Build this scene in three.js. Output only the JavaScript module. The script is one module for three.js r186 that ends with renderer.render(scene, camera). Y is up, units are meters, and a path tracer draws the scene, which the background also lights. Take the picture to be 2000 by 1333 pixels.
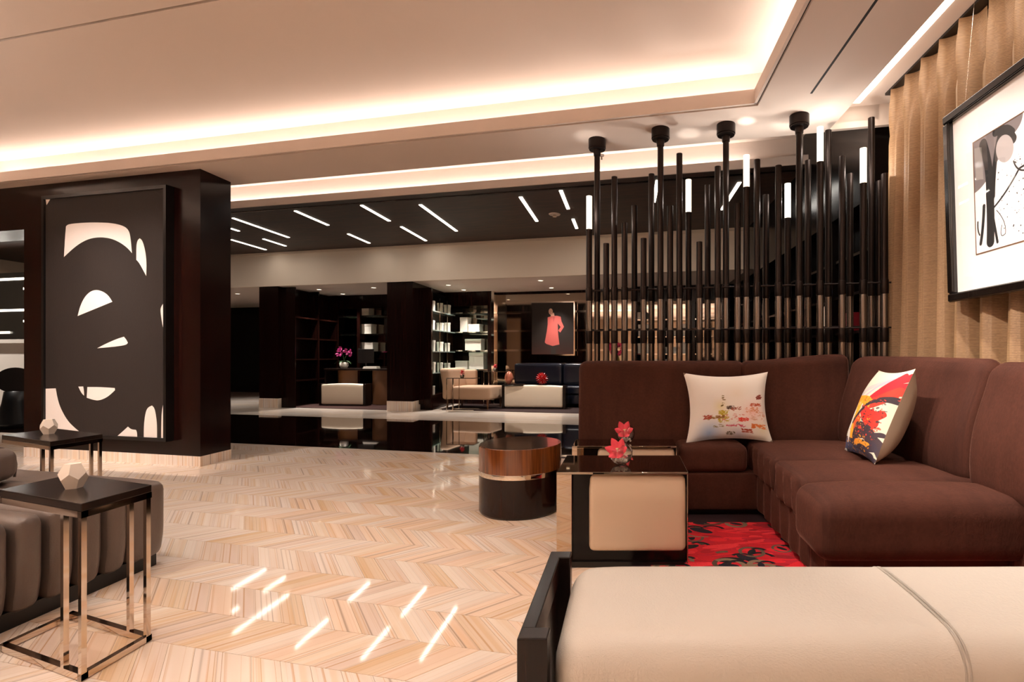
import * as THREE from 'three';
import { RoundedBoxGeometry } from 'three/addons/geometries/RoundedBoxGeometry.js';
import { mergeGeometries } from 'three/addons/utils/BufferGeometryUtils.js';
import { RectAreaLightUniformsLib } from 'three/addons/lights/RectAreaLightUniformsLib.js';

// ---------------------------------------------------------------- camera, exposure
const scene = new THREE.Scene();
scene.background = new THREE.Color(0x000000);
const camera = new THREE.PerspectiveCamera(2 * Math.atan(666.5 / 980) * 180 / Math.PI, 2000 / 1333, 0.05, 60);
camera.position.set(0, 1.1, 0);
camera.lookAt(0, 1.1, -1);
camera.setViewOffset(2000, 1333, -226, -28.5, 2000, 1333);      // a shift lens
const renderer = new THREE.WebGLRenderer({ antialias: true });
renderer.toneMapping = THREE.LinearToneMapping;
renderer.toneMappingExposure = 1.0;
renderer.shadowMap.enabled = true;
RectAreaLightUniformsLib.init();

const WARM = new THREE.Color().setRGB(1.0, 0.935, 0.87);
const COVE_WARM = new THREE.Color().setRGB(1.0, 0.94, 0.87);
const LAMP = { tray: 20, back: 22, strip: 11, wood: 19, spot: 6, library: 19, torch: 38, art: 24 };

// The building's cross walls run at a slant to its window wall: depth changes with x.
const SLANT = 0.219;
const SHEAR = new THREE.Matrix4().set(1, 0, 0, 0, 0, 1, 0, 0, SLANT, 0, 1, 0, 0, 0, 0, 1);
const slanted = (x, y, dr) => new THREE.Vector3(x, y, -dr + SLANT * x);
const ALONG = Math.atan(SLANT);                                    // turn of a thing that stands parallel to the cross walls

// ---------------------------------------------------------------- helpers
let seed = 7;
const rnd = () => { seed = (seed * 1664525 + 1013904223) >>> 0; return seed / 4294967296; };
const lerp = (a, b, t) => a + (b - a) * t, clamp = (v, a, b) => Math.min(b, Math.max(a, v));
const smooth = (a, b, t) => { t = clamp((t - a) / (b - a), 0, 1); return t * t * (3 - 2 * t); };
const hash = (x, y, s = 0) => { let h = (x * 374761393 + y * 668265263 + s * 2147483647) | 0; h = Math.imul(h ^ (h >>> 13), 1274126177); h ^= h >>> 16; return (h >>> 0) / 4294967296; };
function noise(x, y, per = 0, s = 0) {
  const xi = Math.floor(x), yi = Math.floor(y), fx = x - xi, fy = y - yi, u = fx * fx * (3 - 2 * fx), v = fy * fy * (3 - 2 * fy);
  const w = (i) => (per ? ((i % per) + per) % per : i);
  return lerp(lerp(hash(w(xi), w(yi), s), hash(w(xi + 1), w(yi), s), u), lerp(hash(w(xi), w(yi + 1), s), hash(w(xi + 1), w(yi + 1), s), u), v);
}
function pnoise(u, v, nx, ny, s) {      // repeats after nx by ny cells
  const x = u * nx, y = v * ny, xi = Math.floor(x), yi = Math.floor(y), fx = x - xi, fy = y - yi, a = fx * fx * (3 - 2 * fx), b = fy * fy * (3 - 2 * fy), X = (i) => ((i % nx) + nx) % nx, Y = (i) => ((i % ny) + ny) % ny;
  return lerp(lerp(hash(X(xi), Y(yi), s), hash(X(xi + 1), Y(yi), s), a), lerp(hash(X(xi), Y(yi + 1), s), hash(X(xi + 1), Y(yi + 1), s), a), b);
}
const used = {};
function numbered(name) { const n = used[name] = (used[name] ?? -1) + 1; return n ? name + '_' + String(n).padStart(3, '0') : name; }
function mesh(name, geometry, material, parent) {
  const m = new THREE.Mesh(geometry, material);
  m.name = name; m.castShadow = true; m.receiveShadow = true;
  if (parent) parent.add(m);
  return m;
}
function thing(name, label, category, position = [0, 0, 0], turn = 0, group) {
  const o = new THREE.Group();
  o.name = numbered(name); o.position.set(...position); o.rotation.y = turn;
  o.userData = { label, category };
  if (group) o.userData.group = group;
  scene.add(o);
  return o;
}
function tagged(name, geometry, material, label, category, group) {
  const m = mesh(numbered(name), geometry, material);
  m.userData = { label, category };
  if (group) m.userData.group = group;
  scene.add(m);
  return m;
}
function structure(name, geometry, material, parent) {
  const m = geometry ? mesh(name, geometry, material) : new THREE.Group();
  m.name = name; m.userData.kind = 'structure';
  scene.add(m);
  return m;
}
const merge = (list) => mergeGeometries(list.map((g) => { const q = g.index ? g.toNonIndexed() : g; for (const k of Object.keys(q.attributes)) if (!['position', 'normal', 'uv'].includes(k)) q.deleteAttribute(k); q.clearGroups(); return q; }));
function metricUV(g) {
  const p = g.attributes.position, n = g.attributes.normal, uv = new Float32Array(p.count * 2);
  for (let i = 0; i < p.count; i++) {
    const ax = Math.abs(n.getX(i)), ay = Math.abs(n.getY(i)), az = Math.abs(n.getZ(i));
    if (ay > ax && ay > az) { uv[2 * i] = p.getX(i); uv[2 * i + 1] = p.getZ(i); }
    else if (ax > az) { uv[2 * i] = p.getZ(i); uv[2 * i + 1] = p.getY(i); }
    else { uv[2 * i] = p.getX(i); uv[2 * i + 1] = p.getY(i); }
  }
  g.setAttribute('uv', new THREE.BufferAttribute(uv, 2));
  return g;
}
function bx(x0, x1, y0, y1, z0, z1) {
  const g = new THREE.BoxGeometry(Math.abs(x1 - x0), Math.abs(y1 - y0), Math.abs(z1 - z0));
  g.translate((x0 + x1) / 2, (y0 + y1) / 2, (z0 + z1) / 2); g.clearGroups();
  return metricUV(g);
}
const sbx = (x0, x1, y0, y1, r0, r1) => bx(x0, x1, y0, y1, -r1, -r0).applyMatrix4(SHEAR);      // a box in the slanted frame of the cross walls
function rbx(x0, x1, y0, y1, z0, z1, r = 0.004, seg = 2) {
  const w = Math.abs(x1 - x0), h = Math.abs(y1 - y0), d = Math.abs(z1 - z0);
  const g = new RoundedBoxGeometry(w, h, d, seg, Math.min(r, w / 2.01, h / 2.01, d / 2.01));
  g.translate((x0 + x1) / 2, (y0 + y1) / 2, (z0 + z1) / 2); g.clearGroups();
  return metricUV(g);
}
function smoothNormals(g) {
  const p = g.attributes.position, idx = g.index, acc = new Map(), key = (i) => Math.round(p.getX(i) * 2e4) + ',' + Math.round(p.getY(i) * 2e4) + ',' + Math.round(p.getZ(i) * 2e4);
  const keys = Array.from({ length: p.count }, (_, i) => key(i)), a = new THREE.Vector3(), b = new THREE.Vector3(), c = new THREE.Vector3();
  for (let t = 0; t < idx.count; t += 3) {
    const [i, j, k] = [idx.getX(t), idx.getX(t + 1), idx.getX(t + 2)];
    a.fromBufferAttribute(p, i); b.fromBufferAttribute(p, j).sub(a); c.fromBufferAttribute(p, k).sub(a); b.cross(c);
    for (const q of [i, j, k]) { const v = acc.get(keys[q]) ?? acc.set(keys[q], new THREE.Vector3()).get(keys[q]); v.add(b); }
  }
  const n = new Float32Array(p.count * 3);
  for (let i = 0; i < p.count; i++) acc.get(keys[i])?.clone().normalize().toArray(n, 3 * i);
  g.setAttribute('normal', new THREE.BufferAttribute(n, 3));
  return g;
}
// an upholstered block: a finely divided box with rounded edges, then bent by bend(point)
function soft(x0, x1, y0, y1, z0, z1, r, bend, n = [24, 16, 16]) {
  const w = x1 - x0, h = y1 - y0, d = z1 - z0, g = new THREE.BoxGeometry(w, h, d, ...n);
  g.clearGroups(); metricUV(g);
  const p = g.attributes.position, v = new THREE.Vector3(), q = new THREE.Vector3();
  for (let i = 0; i < p.count; i++) {
    v.fromBufferAttribute(p, i);
    // crowd the grid towards the edges so that the rounding is smooth
    for (const [k, half] of [['x', w / 2], ['y', h / 2], ['z', d / 2]]) { const t = v[k] / half; v[k] = half * (t * (1.35 - 0.35 * t * t)) ; }
    q.set(clamp(v.x, -w / 2 + r, w / 2 - r), clamp(v.y, -h / 2 + r, h / 2 - r), clamp(v.z, -d / 2 + r, d / 2 - r));
    v.sub(q); if (v.lengthSq() > 1e-12) v.setLength(r); v.add(q);
    v.x += (x0 + x1) / 2; v.y += (y0 + y1) / 2; v.z += (z0 + z1) / 2;
    bend?.(v);
    p.setXYZ(i, v.x, v.y, v.z);
  }
  return smoothNormals(g);
}
function tube(points, r, seg = 8, closed = false, curved = true) {
  const pts = points.map((p) => new THREE.Vector3(...p));
  if (curved) return new THREE.TubeGeometry(new THREE.CatmullRomCurve3(pts, closed), Math.max(8, pts.length * 6), r, seg, closed);
  const list = [];
  for (let i = 0; i + 1 < pts.length; i++) list.push(new THREE.TubeGeometry(new THREE.LineCurve3(pts[i], pts[i + 1]), 1, r, seg));
  return merge(list);
}
const cyl = (r0, r1, h, seg = 24, x = 0, y = 0, z = 0) => new THREE.CylinderGeometry(r0, r1, h, seg).translate(x, y + h / 2, z);
const lathe = (pts, seg = 32) => new THREE.LatheGeometry(pts.map(([a, b]) => new THREE.Vector2(a, b)), seg);

// ---------------------------------------------------------------- textures and materials
function texture(w, h, paint, { srgb = true, repeat = [1, 1] } = {}) {
  const data = new Uint8Array(w * h * 4);
  for (let y = 0; y < h; y++) for (let x = 0; x < w; x++) {
    const c = paint(x / w, y / h), i = (y * w + x) * 4;
    for (let k = 0; k < 3; k++) data[i + k] = clamp(Math.round(c[k] ?? c[0]), 0, 255);
    data[i + 3] = 255;
  }
  const t = new THREE.DataTexture(data, w, h, THREE.RGBAFormat);
  t.wrapS = t.wrapT = THREE.RepeatWrapping; t.magFilter = THREE.LinearFilter; t.minFilter = THREE.LinearMipmapLinearFilter; t.generateMipmaps = true;
  t.repeat.set(...repeat);
  if (srgb) t.colorSpace = THREE.SRGBColorSpace;
  t.needsUpdate = true;
  return t;
}
function drawing(w, h, paint) {
  const c = document.createElement('canvas'); c.width = w; c.height = h;
  paint(c.getContext('2d'), w, h);
  const t = new THREE.CanvasTexture(c); t.colorSpace = THREE.SRGBColorSpace;
  return t;
}
const mix3 = (a, b, t) => a.map((v, i) => lerp(v, b[i], t));
// striped marble: veins run along v; one tile is 2 m across, 1 m along
const veins = Array.from({ length: 96 }, () => ({ u: rnd(), w: 0.0005 + 0.0026 * rnd() ** 3, k: rnd(), s: rnd(), a: 0.2 + 0.8 * rnd() ** 2 }));
const marbleMap = texture(2048, 256, (u, v) => {
  const wob = 0.003 * (noise(u * 40, v * 3, 0, 3) - 0.5);
  let c = mix3([243, 229, 215], [233, 213, 196], noise(u * 40, v * 2, 40, 11));
  c = mix3(c, [242, 228, 220], 0.6 * smooth(0.55, 0.8, noise(u * 24, v * 2, 24, 5)));
  c = mix3(c, [228, 192, 152], 0.4 * smooth(0.64, 0.9, noise(u * 64, v * 2, 64, 8)));
  for (const q of veins) {
    let d = Math.abs(u + wob + 0.004 * (noise(v * 3, q.s * 50, 3, 2) - 0.5) - q.u); d = Math.min(d, 1 - d);
    if (d < q.w * 3) c = mix3(c, q.k < 0.5 ? [188, 132, 78] : q.k < 0.8 ? [150, 128, 112] : [214, 160, 112], q.a * 0.85 * Math.exp(-((d / q.w) ** 2)) * (0.55 + 0.45 * noise(v * 4, q.s * 90, 4, 6)));
  }
  return c;
}, { repeat: [0.5, 1] });
const woodMap = (a, b, sx, sy) => texture(512, 512, (u, v) => {
  const g = pnoise(u, v, 90, 4, 2) * 0.5 + pnoise(u, v, 24, 2, 7) * 0.5, t = pnoise(u, v, 240, 8, 9);
  return mix3(a, b, clamp(0.75 * g + 0.35 * t - 0.1, 0, 1));
}, { repeat: [sx, sy] });
const fineBump = texture(256, 256, (u, v) => [255 * (0.6 * hash(Math.floor(u * 256), Math.floor(v * 256)) + 0.4 * noise(u * 32, v * 32, 32))], { srgb: false, repeat: [6, 6] });
const napBump = texture(256, 256, (u, v) => [255 * (0.55 * noise(u * 64, v * 20, 64) + 0.45 * noise(u * 128, v * 128, 128, 4))], { srgb: false, repeat: [3, 3] });
const leatherBump = texture(512, 512, (u, v) => [255 * (0.5 * noise(u * 90, v * 90, 90) + 0.3 * noise(u * 180, v * 180, 180, 2) + 0.2 * noise(u * 14, v * 14, 14, 5))], { srgb: false, repeat: [3, 3] });

const std = (o) => new THREE.MeshStandardMaterial(o), phys = (o) => new THREE.MeshPhysicalMaterial(o);
const M = {
  marble: phys({ map: marbleMap, roughness: 0.05, specularIntensity: 0.5 }),
  grout: std({ color: 0xa98b6c, roughness: 0.7 }),
  darkStone: phys({ color: 0x1a0f0b, roughness: 0.04, clearcoat: 0.6, clearcoatRoughness: 0.02 }),
  paint: std({ color: 0xdac8bc, roughness: 0.85 }),
  paintUpper: std({ color: 0xe6d5c9, roughness: 0.9 }),
  bulkhead: std({ color: 0xf0dcc6, roughness: 0.85 }),
  mahogany: phys({ map: woodMap([15, 5, 4], [42, 16, 10], 1.2, 0.5), roughness: 0.2, specularIntensity: 0.45 }),
  ceilingWood: std({ map: (() => { const t = woodMap([22, 11, 6], [80, 45, 29], 1, 1); t.rotation = Math.PI / 2; t.repeat.set(0.5, 1.4); return t; })(), roughness: 0.55 }),
  blackWood: phys({ map: woodMap([14, 8, 6], [46, 28, 21], 2, 2), roughness: 0.22, specularIntensity: 0.7 }),
  darkPanel: phys({ color: 0x0d0807, roughness: 0.2, specularIntensity: 0.5 }),
  black: std({ color: 0x0a0808, roughness: 0.35 }),
  shadowGap: std({ color: 0x1c120e, roughness: 0.8 }),
  chrome: std({ color: 0xe6dccf, metalness: 1, roughness: 0.08 }),
  bronzeChrome: std({ color: 0xd9cabb, metalness: 1, roughness: 0.07 }),
  mirror: std({ color: 0xa79a8c, metalness: 1, roughness: 0.03 }),
  smokedMirror: std({ color: 0xb0a294, metalness: 1, roughness: 0.04 }),
  polishedSteel: std({ color: 0xbfae9c, metalness: 1, roughness: 0.025 }),
  gunmetal: std({ color: 0x2c2421, metalness: 0.85, roughness: 0.34 }),
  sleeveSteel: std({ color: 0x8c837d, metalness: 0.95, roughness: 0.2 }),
  creamLeather: phys({ color: 0xd0c6ba, roughness: 0.42, bumpMap: leatherBump, bumpScale: 0.0007 }),
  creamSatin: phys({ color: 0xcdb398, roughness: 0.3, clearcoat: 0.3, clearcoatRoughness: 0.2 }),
  creamFabric: std({ color: 0xe6d3bb, roughness: 0.8, bumpMap: fineBump, bumpScale: 0.001 }),
  brownLeather: phys({ color: 0x685a52, roughness: 0.34, bumpMap: leatherBump, bumpScale: 0.0006 }),
  velvet: phys({ map: texture(256, 256, (u, v) => mix3([44, 21, 14], [84, 47, 35], clamp(0.45 * noise(u * 4, v * 4, 4, 4) + 0.2 * noise(u * 128, v * 128, 128, 6) + 0.2 * noise(u * 32, v * 8, 32, 9) + 0.08, 0, 1)), { repeat: [1.1, 1.1] }), roughness: 0.8, sheen: 1, sheenColor: new THREE.Color(0xcf9a84), sheenRoughness: 0.4, specularIntensity: 0.3, bumpMap: napBump, bumpScale: 0.0012 }),
  navyLeather: phys({ color: 0x0c0f1c, roughness: 0.28 }),
  beigeFabric: std({ color: 0xb6957a, roughness: 0.85, bumpMap: fineBump, bumpScale: 0.001 }),
  linen: std({ color: 0xb9a087, roughness: 0.9, bumpMap: fineBump, bumpScale: 0.0012 }),
  curtain: phys({ map: texture(256, 256, (u, v) => { const l = 0.5 + 0.5 * Math.sin(v * Math.PI * 2 * 32 + 0.7 * pnoise(u, v, 8, 64, 3)); return mix3([106, 77, 52], [176, 137, 98], 0.25 + 0.6 * l + 0.3 * (pnoise(u, v, 40, 90, 5) - 0.5)); }, { repeat: [3, 3.6] }), roughness: 0.6, sheen: 0.4, sheenColor: new THREE.Color(0xd0a870) }),
  whiteCeramic: std({ color: 0xe8dccf, roughness: 0.5 }),
  whiteBox: std({ color: 0xf1e6d8, roughness: 0.6 }),
  glass: phys({ color: 0xffffff, roughness: 0.02, transmission: 1, thickness: 0, ior: 1.45 }),
  bowlGlass: phys({ color: 0xffffff, roughness: 0, transmission: 1, thickness: 0.003, ior: 1.5 }),
  glassShelf: phys({ color: 0xcfe0d8, roughness: 0.05, transmission: 0.7, thickness: 0 }),
  petal: std({ color: 0xe84a58, roughness: 0.55 }),
  petalPink: std({ color: 0xe64f78, roughness: 0.6 }),
  petalMagenta: std({ color: 0xb01d70, roughness: 0.6 }),
  petalHeart: std({ color: 0xf3dcae, roughness: 0.6 }),
  leaf: std({ color: 0x2c4a1f, roughness: 0.6 }),
  coral: phys({ color: 0x9c1414, roughness: 0.25 }),
  rose: phys({ color: 0xb56a52, roughness: 0.25, metalness: 0.4 }),
  oak: std({ color: 0x6a4326, roughness: 0.5 }),
  whiteWall: std({ color: 0xe9ded2, roughness: 0.6 }),
  tube: std({ color: 0xfff4e0, emissive: new THREE.Color(1.0, 0.86, 0.66), emissiveIntensity: 2.2, roughness: 0.4 }),
  led: std({ color: 0xfff2dd, emissive: COVE_WARM, emissiveIntensity: 5, roughness: 0.6 }),
  stripLed: std({ color: 0xfff2dd, emissive: new THREE.Color(1.0, 0.9, 0.74), emissiveIntensity: 5, roughness: 0.6 }),
  bulb: std({ color: 0xfff2dd, emissive: new THREE.Color(1.0, 0.86, 0.66), emissiveIntensity: 5, roughness: 0.6 }),
  violetLed: std({ color: 0x8888ff, emissive: new THREE.Color(0.45, 0.35, 1.0), emissiveIntensity: 6 }),
};
// ---------------------------------------------------------------- lights
function areaLight(position, target, w, h, color, intensity, up = [0, 0, 1]) {
  const l = new THREE.RectAreaLight(color, intensity, w, h);
  l.position.set(...position); l.up.set(...up); l.lookAt(...target);
  scene.add(l);
  return l;
}
function spotLight(position, target, intensity, angle, penumbra, color = WARM, radius = 2) {
  const l = new THREE.SpotLight(color, intensity, 0, angle, penumbra, 2);
  l.position.set(...position); l.target.position.set(...target); l.castShadow = true; l.shadow.radius = radius;
  scene.add(l, l.target);
  return l;
}

// ================================================================ THE SETTING
const CEIL = 2.95, UPPER = 3.27, WOOD = 3.25, LOW = 2.55, POCKET = 3.12;
const XL = -14, XR = 2.32;
// floor: chevron slabs of striped marble, a dark polished band, plain marble beyond
{
  const floor = structure('floor');
  mesh('subfloor', merge([sbx(XL, XR, -0.12, -0.014, -3.6, 13.2), sbx(XL, XR, -0.02, -0.0025, -3.6, 5.215)]), M.grout, floor);
  const ROW = 0.222, BASE = 1.531, WID = 0.125, SHIFT = 0.2, gap = 0.0008;
  function slab(s, u0, r0 = 0, rh = ROW) {      // a parallelogram with its near left corner at the origin
    const t = SHIFT * s * rh / ROW, c = [[gap, -gap], [WID - gap, -gap], [WID - gap + t, -rh + gap], [gap + t, -rh + gap]].map(([x, z]) => [x, z + SLANT * x]);
    const pos = [], nor = [], uv = [], tri = (...q) => q.forEach(([p, n, w]) => { pos.push(...p); nor.push(...n); uv.push(...w); });
    const T = c.map(([x, z]) => [x, 0, z]), B = c.map(([x, z]) => [x, -0.014, z]), W = [[u0, 0], [u0 + WID, 0], [u0 + WID, rh], [u0, rh]], up = [0, 1, 0];
    tri([T[0], up, W[0]], [T[1], up, W[1]], [T[2], up, W[2]], [T[0], up, W[0]], [T[2], up, W[2]], [T[3], up, W[3]]);
    for (let i = 0; i < 4; i++) {
      const j = (i + 1) % 4, n = new THREE.Vector3(T[j][0] - T[i][0], 0, T[j][2] - T[i][2]).cross(new THREE.Vector3(0, 1, 0)).normalize().toArray();
      tri([T[i], n, W[i]], [B[i], n, W[i]], [B[j], n, W[j]], [T[i], n, W[i]], [B[j], n, W[j]], [T[j], n, W[j]]);
    }
    const g = new THREE.BufferGeometry();
    g.setAttribute('position', new THREE.Float32BufferAttribute(pos, 3)); g.setAttribute('normal', new THREE.Float32BufferAttribute(nor, 3)); g.setAttribute('uv', new THREE.Float32BufferAttribute(uv, 2));
    return g;
  }
  const tones = [0xffffff, 0xfff4ea, 0xf4ece6, 0xf7ecdc].map((color) => { const m = M.marble.clone(); m.color.set(color); return m; });
  const kinds = [1, -1].map((s) => Array.from({ length: 14 }, (_, i) => slab(s, 0.137 * i)));
  const spots = [];
  for (let n = -22; n < 17; n++) {
    const s = n % 2 === 0 ? 1 : -1, r0 = BASE + n * ROW, rh = Math.min(ROW, 5.215 - r0);
    if (rh < 0.01) continue;
    for (let i = -110; i < 17; i++) spots.push({ s, r0, rh, x: i * WID + (s > 0 ? 0 : SHIFT), k: Math.floor(rnd() * 14) });
  }
  const view = (q) => { const d = q.r0 - SLANT * q.x, px = 1226 + 980 * q.x / d; return d > 1.66 && px > 20 && px < 1085 && !(q.x < -2.5) ? d : 99; };
  spots.sort((a, b) => view(a) - view(b));
  const rest = [];
  spots.forEach((q, i) => {
    const at = slanted(q.x, 0, q.r0), whole = q.rh > ROW - 1e-6;
    if (i < 300 && whole) mesh('slab', kinds[q.s > 0 ? 0 : 1][q.k], tones[q.k % 4], floor).position.copy(at);
    else rest.push((whole ? kinds[q.s > 0 ? 0 : 1][q.k].clone() : slab(q.s, 0.137 * q.k, 0, q.rh)).translate(at.x, at.y, at.z));
  });
  mesh('slab_field', mergeGeometries(rest), M.marble, floor).userData.kind = 'stuff';
  mesh('dark_stone_band', sbx(XL, XR, -0.014, 0, 5.217, 7.778), M.darkStone, floor);
  const strip = sbx(XL, XR, -0.014, 0, 7.78, 13.2);
  mesh('far_marble', strip, std({ map: (() => { const t = marbleMap.clone(); t.rotation = Math.PI / 2; t.repeat.set(0.5, 0.7); return t; })(), roughness: 0.1 }), floor);
}
// ceiling
{
  const ceiling = structure('ceiling');
  const TX0 = -6.95, TX1 = 0.951, TR0 = -1.6, TR1 = 3.91, LIP = 0.11, TROUGH = 0.16;
  mesh('soffit', merge([
    sbx(XL, 1.65, CEIL, CEIL + 0.05, TR1 + 0.012, 4.51), sbx(TX1 + 0.012, 1.65, CEIL, CEIL + 0.05, -3.6, TR1 + 0.012),
    sbx(XL, TX0 - 0.012, CEIL, CEIL + 0.05, -3.6, TR1 + 0.012), sbx(TX0 - 0.012, TX1 + 0.012, CEIL, CEIL + 0.05, -3.6, TR0 - 0.012),
  ]), M.paint, ceiling);
  // upstand of the raised tray, with a dark reveal along its foot
  mesh('tray_upstand', merge([
    sbx(TX0, TX1, CEIL + 0.006, CEIL + LIP, TR1 - 0.02, TR1), sbx(TX1 - 0.02, TX1, CEIL + 0.006, CEIL + LIP, TR0, TR1),
    sbx(TX0, TX0 + 0.02, CEIL + 0.006, CEIL + LIP, TR0, TR1), sbx(TX0, TX1, CEIL + 0.006, CEIL + LIP, TR0, TR0 + 0.02),
  ]), M.paint, ceiling);
  mesh('tray_reveal', merge([
    sbx(TX0 - 0.012, TX1 + 0.012, CEIL + 0.02, CEIL + 0.045, TR1, TR1 + 0.012), sbx(TX1, TX1 + 0.012, CEIL + 0.02, CEIL + 0.045, TR0, TR1),
  ]), M.shadowGap, ceiling);
  mesh('tray_wall', merge([
    sbx(TX0 - TROUGH - 0.05, TX1 + TROUGH + 0.05, CEIL + 0.05, UPPER, TR1 + TROUGH, TR1 + TROUGH + 0.05), sbx(TX1 + TROUGH, TX1 + TROUGH + 0.05, CEIL + 0.05, UPPER, TR0 - TROUGH, TR1 + TROUGH),
    sbx(TX0 - TROUGH - 0.05, TX0 - TROUGH, CEIL + 0.05, UPPER, TR0 - TROUGH, TR1 + TROUGH), sbx(TX0 - TROUGH, TX1 + TROUGH, CEIL + 0.05, UPPER, TR0 - TROUGH - 0.05, TR0 - TROUGH),
  ]), M.paintUpper, ceiling);
  mesh('upper_panel', sbx(TX0 - 0.3, TX1 + 0.3, UPPER, UPPER + 0.05, 2.516, TR1 + 0.3), M.paintUpper, ceiling);
  mesh('upper_panel', sbx(TX0 - 0.3, TX1 + 0.3, UPPER, UPPER + 0.05, TR0 - 0.3, 2.498), M.paintUpper, ceiling);
  mesh('panel_joint', sbx(TX0 - 0.3, TX1 + 0.3, UPPER + 0.03, UPPER + 0.06, 2.48, 2.53), M.black, ceiling);
  // recess behind the soffit, with the lip of the second light trough
  mesh('recess', merge([
    sbx(XL, 2.02, CEIL + 0.05, 3.62, 4.47, 4.51), sbx(XL, 2.02, 3.62, 3.68, 4.47, 6.3), sbx(XL, 2.02, WOOD, 3.62, 6.22, 6.28),
  ]), M.paintUpper, ceiling);
  mesh('trough_lip', merge([sbx(XL, 2.02, WOOD - 0.001, WOOD + 0.1, 6.05, 6.07), sbx(XL, 2.02, WOOD + 0.004, WOOD + 0.02, 6.07, 6.22)]), M.paint, ceiling);
  mesh('wood_panelling', sbx(XL, 2.02, WOOD, WOOD + 0.004, 6.056, 8.87), M.ceilingWood, ceiling);
  mesh('low_ceiling', sbx(XL, 2.02, LOW, LOW + 0.05, 8.87, 13.2), M.paint, ceiling);
  mesh('bulkhead', merge([sbx(XL, 2.02, LOW, WOOD, 8.85, 8.9), sbx(XL, 2.02, WOOD - 0.05, WOOD, 8.82, 8.85)]), M.bulkhead, ceiling);
  mesh('window_pocket', merge([sbx(1.61, XR, POCKET, POCKET + 0.05, -3.6, 4.51), sbx(1.61, 1.65, CEIL + 0.05, POCKET, -3.6, 4.51), sbx(1.65, XR, CEIL, POCKET, 4.47, 4.51)]), M.paint, ceiling);
  mesh('roof_slab', sbx(XL, XR, 3.8, 3.9, -3.6, 13.2), M.paint, ceiling);
  mesh('air_slot', bx(1.286, 1.302, CEIL - 0.001, CEIL + 0.004, -3.54, 1.5), M.shadowGap, ceiling);
  // glow of the troughs
  const cove = (name, label, geometry) => tagged(name, geometry, M.led, label, 'light', 'hidden cove lights');
  cove('cove_light', 'long hidden cove light along the far edge of the raised ceiling tray', sbx(TX0, TX1, CEIL + 0.084, CEIL + 0.094, TR1 + 0.1, TR1 + 0.13));
  cove('cove_light', 'hidden cove light along the window side of the raised ceiling tray', sbx(TX1 + 0.1, TX1 + 0.13, CEIL + 0.084, CEIL + 0.094, TR0, TR1));
  cove('cove_light', 'hidden cove light along the left end of the raised ceiling tray', sbx(TX0 - 0.13, TX0 - 0.1, CEIL + 0.084, CEIL + 0.094, TR0, TR1));
  cove('cove_light', 'hidden cove light along the near edge of the raised ceiling tray', sbx(TX0, TX1, CEIL + 0.084, CEIL + 0.094, TR0 - 0.09, TR0 - 0.06));
  cove('cove_light', 'hidden cove light above the edge of the dark wood ceiling', sbx(-12, 1.4, WOOD + 0.064, WOOD + 0.074, 6.15, 6.18));
  const mid = (x0, x1) => (x0 + x1) / 2, L = (dx) => dx * Math.hypot(1, SLANT);
  const across = (x0, x1, y, r, intensity, color = COVE_WARM) => {
    const p = slanted(mid(x0, x1), y, r), l = areaLight([0, 0, 0], [0, 1, 0], L(x1 - x0), 0.03, color, intensity);
    l.position.copy(p); l.rotation.set(0, 0, 0); l.rotation.order = 'YXZ'; l.rotation.y = -ALONG; l.rotation.x = Math.PI / 2;
    return l;
  };
  const lengthwise = (x, y, r0, r1, intensity, color = COVE_WARM, down = false) => {
    const p = slanted(x, y, mid(r0, r1)), l = areaLight([0, 0, 0], [0, 1, 0], 0.03, r1 - r0, color, intensity);
    l.position.copy(p); l.rotation.set(down ? -Math.PI / 2 : Math.PI / 2, 0, 0);
    return l;
  };
  across(TX0, TX1, CEIL + 0.098, TR1 + 0.115, LAMP.tray);
  lengthwise(TX1 + 0.115, CEIL + 0.098, TR0, TR1, LAMP.tray);
  lengthwise(TX0 - 0.115, CEIL + 0.098, TR0, TR1, LAMP.tray);
  across(TX0, TX1, CEIL + 0.098, TR0 - 0.075, LAMP.tray);
  across(-12, 1.4, WOOD + 0.078, 6.165, LAMP.back);
  // linear lamp beside the curtains
  tagged('linear_light', bx(1.72, 1.845, POCKET - 0.012, POCKET, -3.99, 1.5), M.stripLed, 'long white ceiling light line running beside the gold curtains', 'light');
  const l = areaLight([0, 0, 0], [0, -1, 0], 0.1, 5.4, COVE_WARM, LAMP.strip);
  l.position.set(1.78, POCKET - 0.02, -1.25); l.rotation.set(-Math.PI / 2, 0, 0);
  // linear lamps let into the wood ceiling
  const strips = [[-7.34, 7.68, 8.57], [-6.7, 7.0, 7.18], [-6.7, 7.76, 8.36], [-6.16, 6.48, 7.77], [-4.93, 6.36, 7.18], [-4.93, 7.77, 8.5], [-3.8, 6.33, 7.17], [-3.77, 7.53, 8.55], [-2.95, 6.49, 8.0], [-1.45, 6.47, 7.7], [-0.87, 6.33, 7.15], [-0.86, 7.7, 8.28], [0.365, 6.22, 7.1], [1.385, 6.52, 7.69], [-8.6, 6.5, 7.6], [-9.6, 7.2, 8.2]];
  const order = ['lowest and leftmost', 'shortest, cut off by the picture wall', 'short thick one second from the left', 'long one nearest the picture wall', 'upper one of the second column', 'lower one of the second column', 'upper one of the third column', 'lower one of the third column', 'longest, in the middle', 'single one left of the poles', 'upper one of the pair by the first pole', 'lower one of the pair by the first pole', 'one seen beside the second ceiling-hung pole', 'slanting one beside the third ceiling-hung pole', 'one hidden behind the picture wall', 'farthest one behind the picture wall'];
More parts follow.
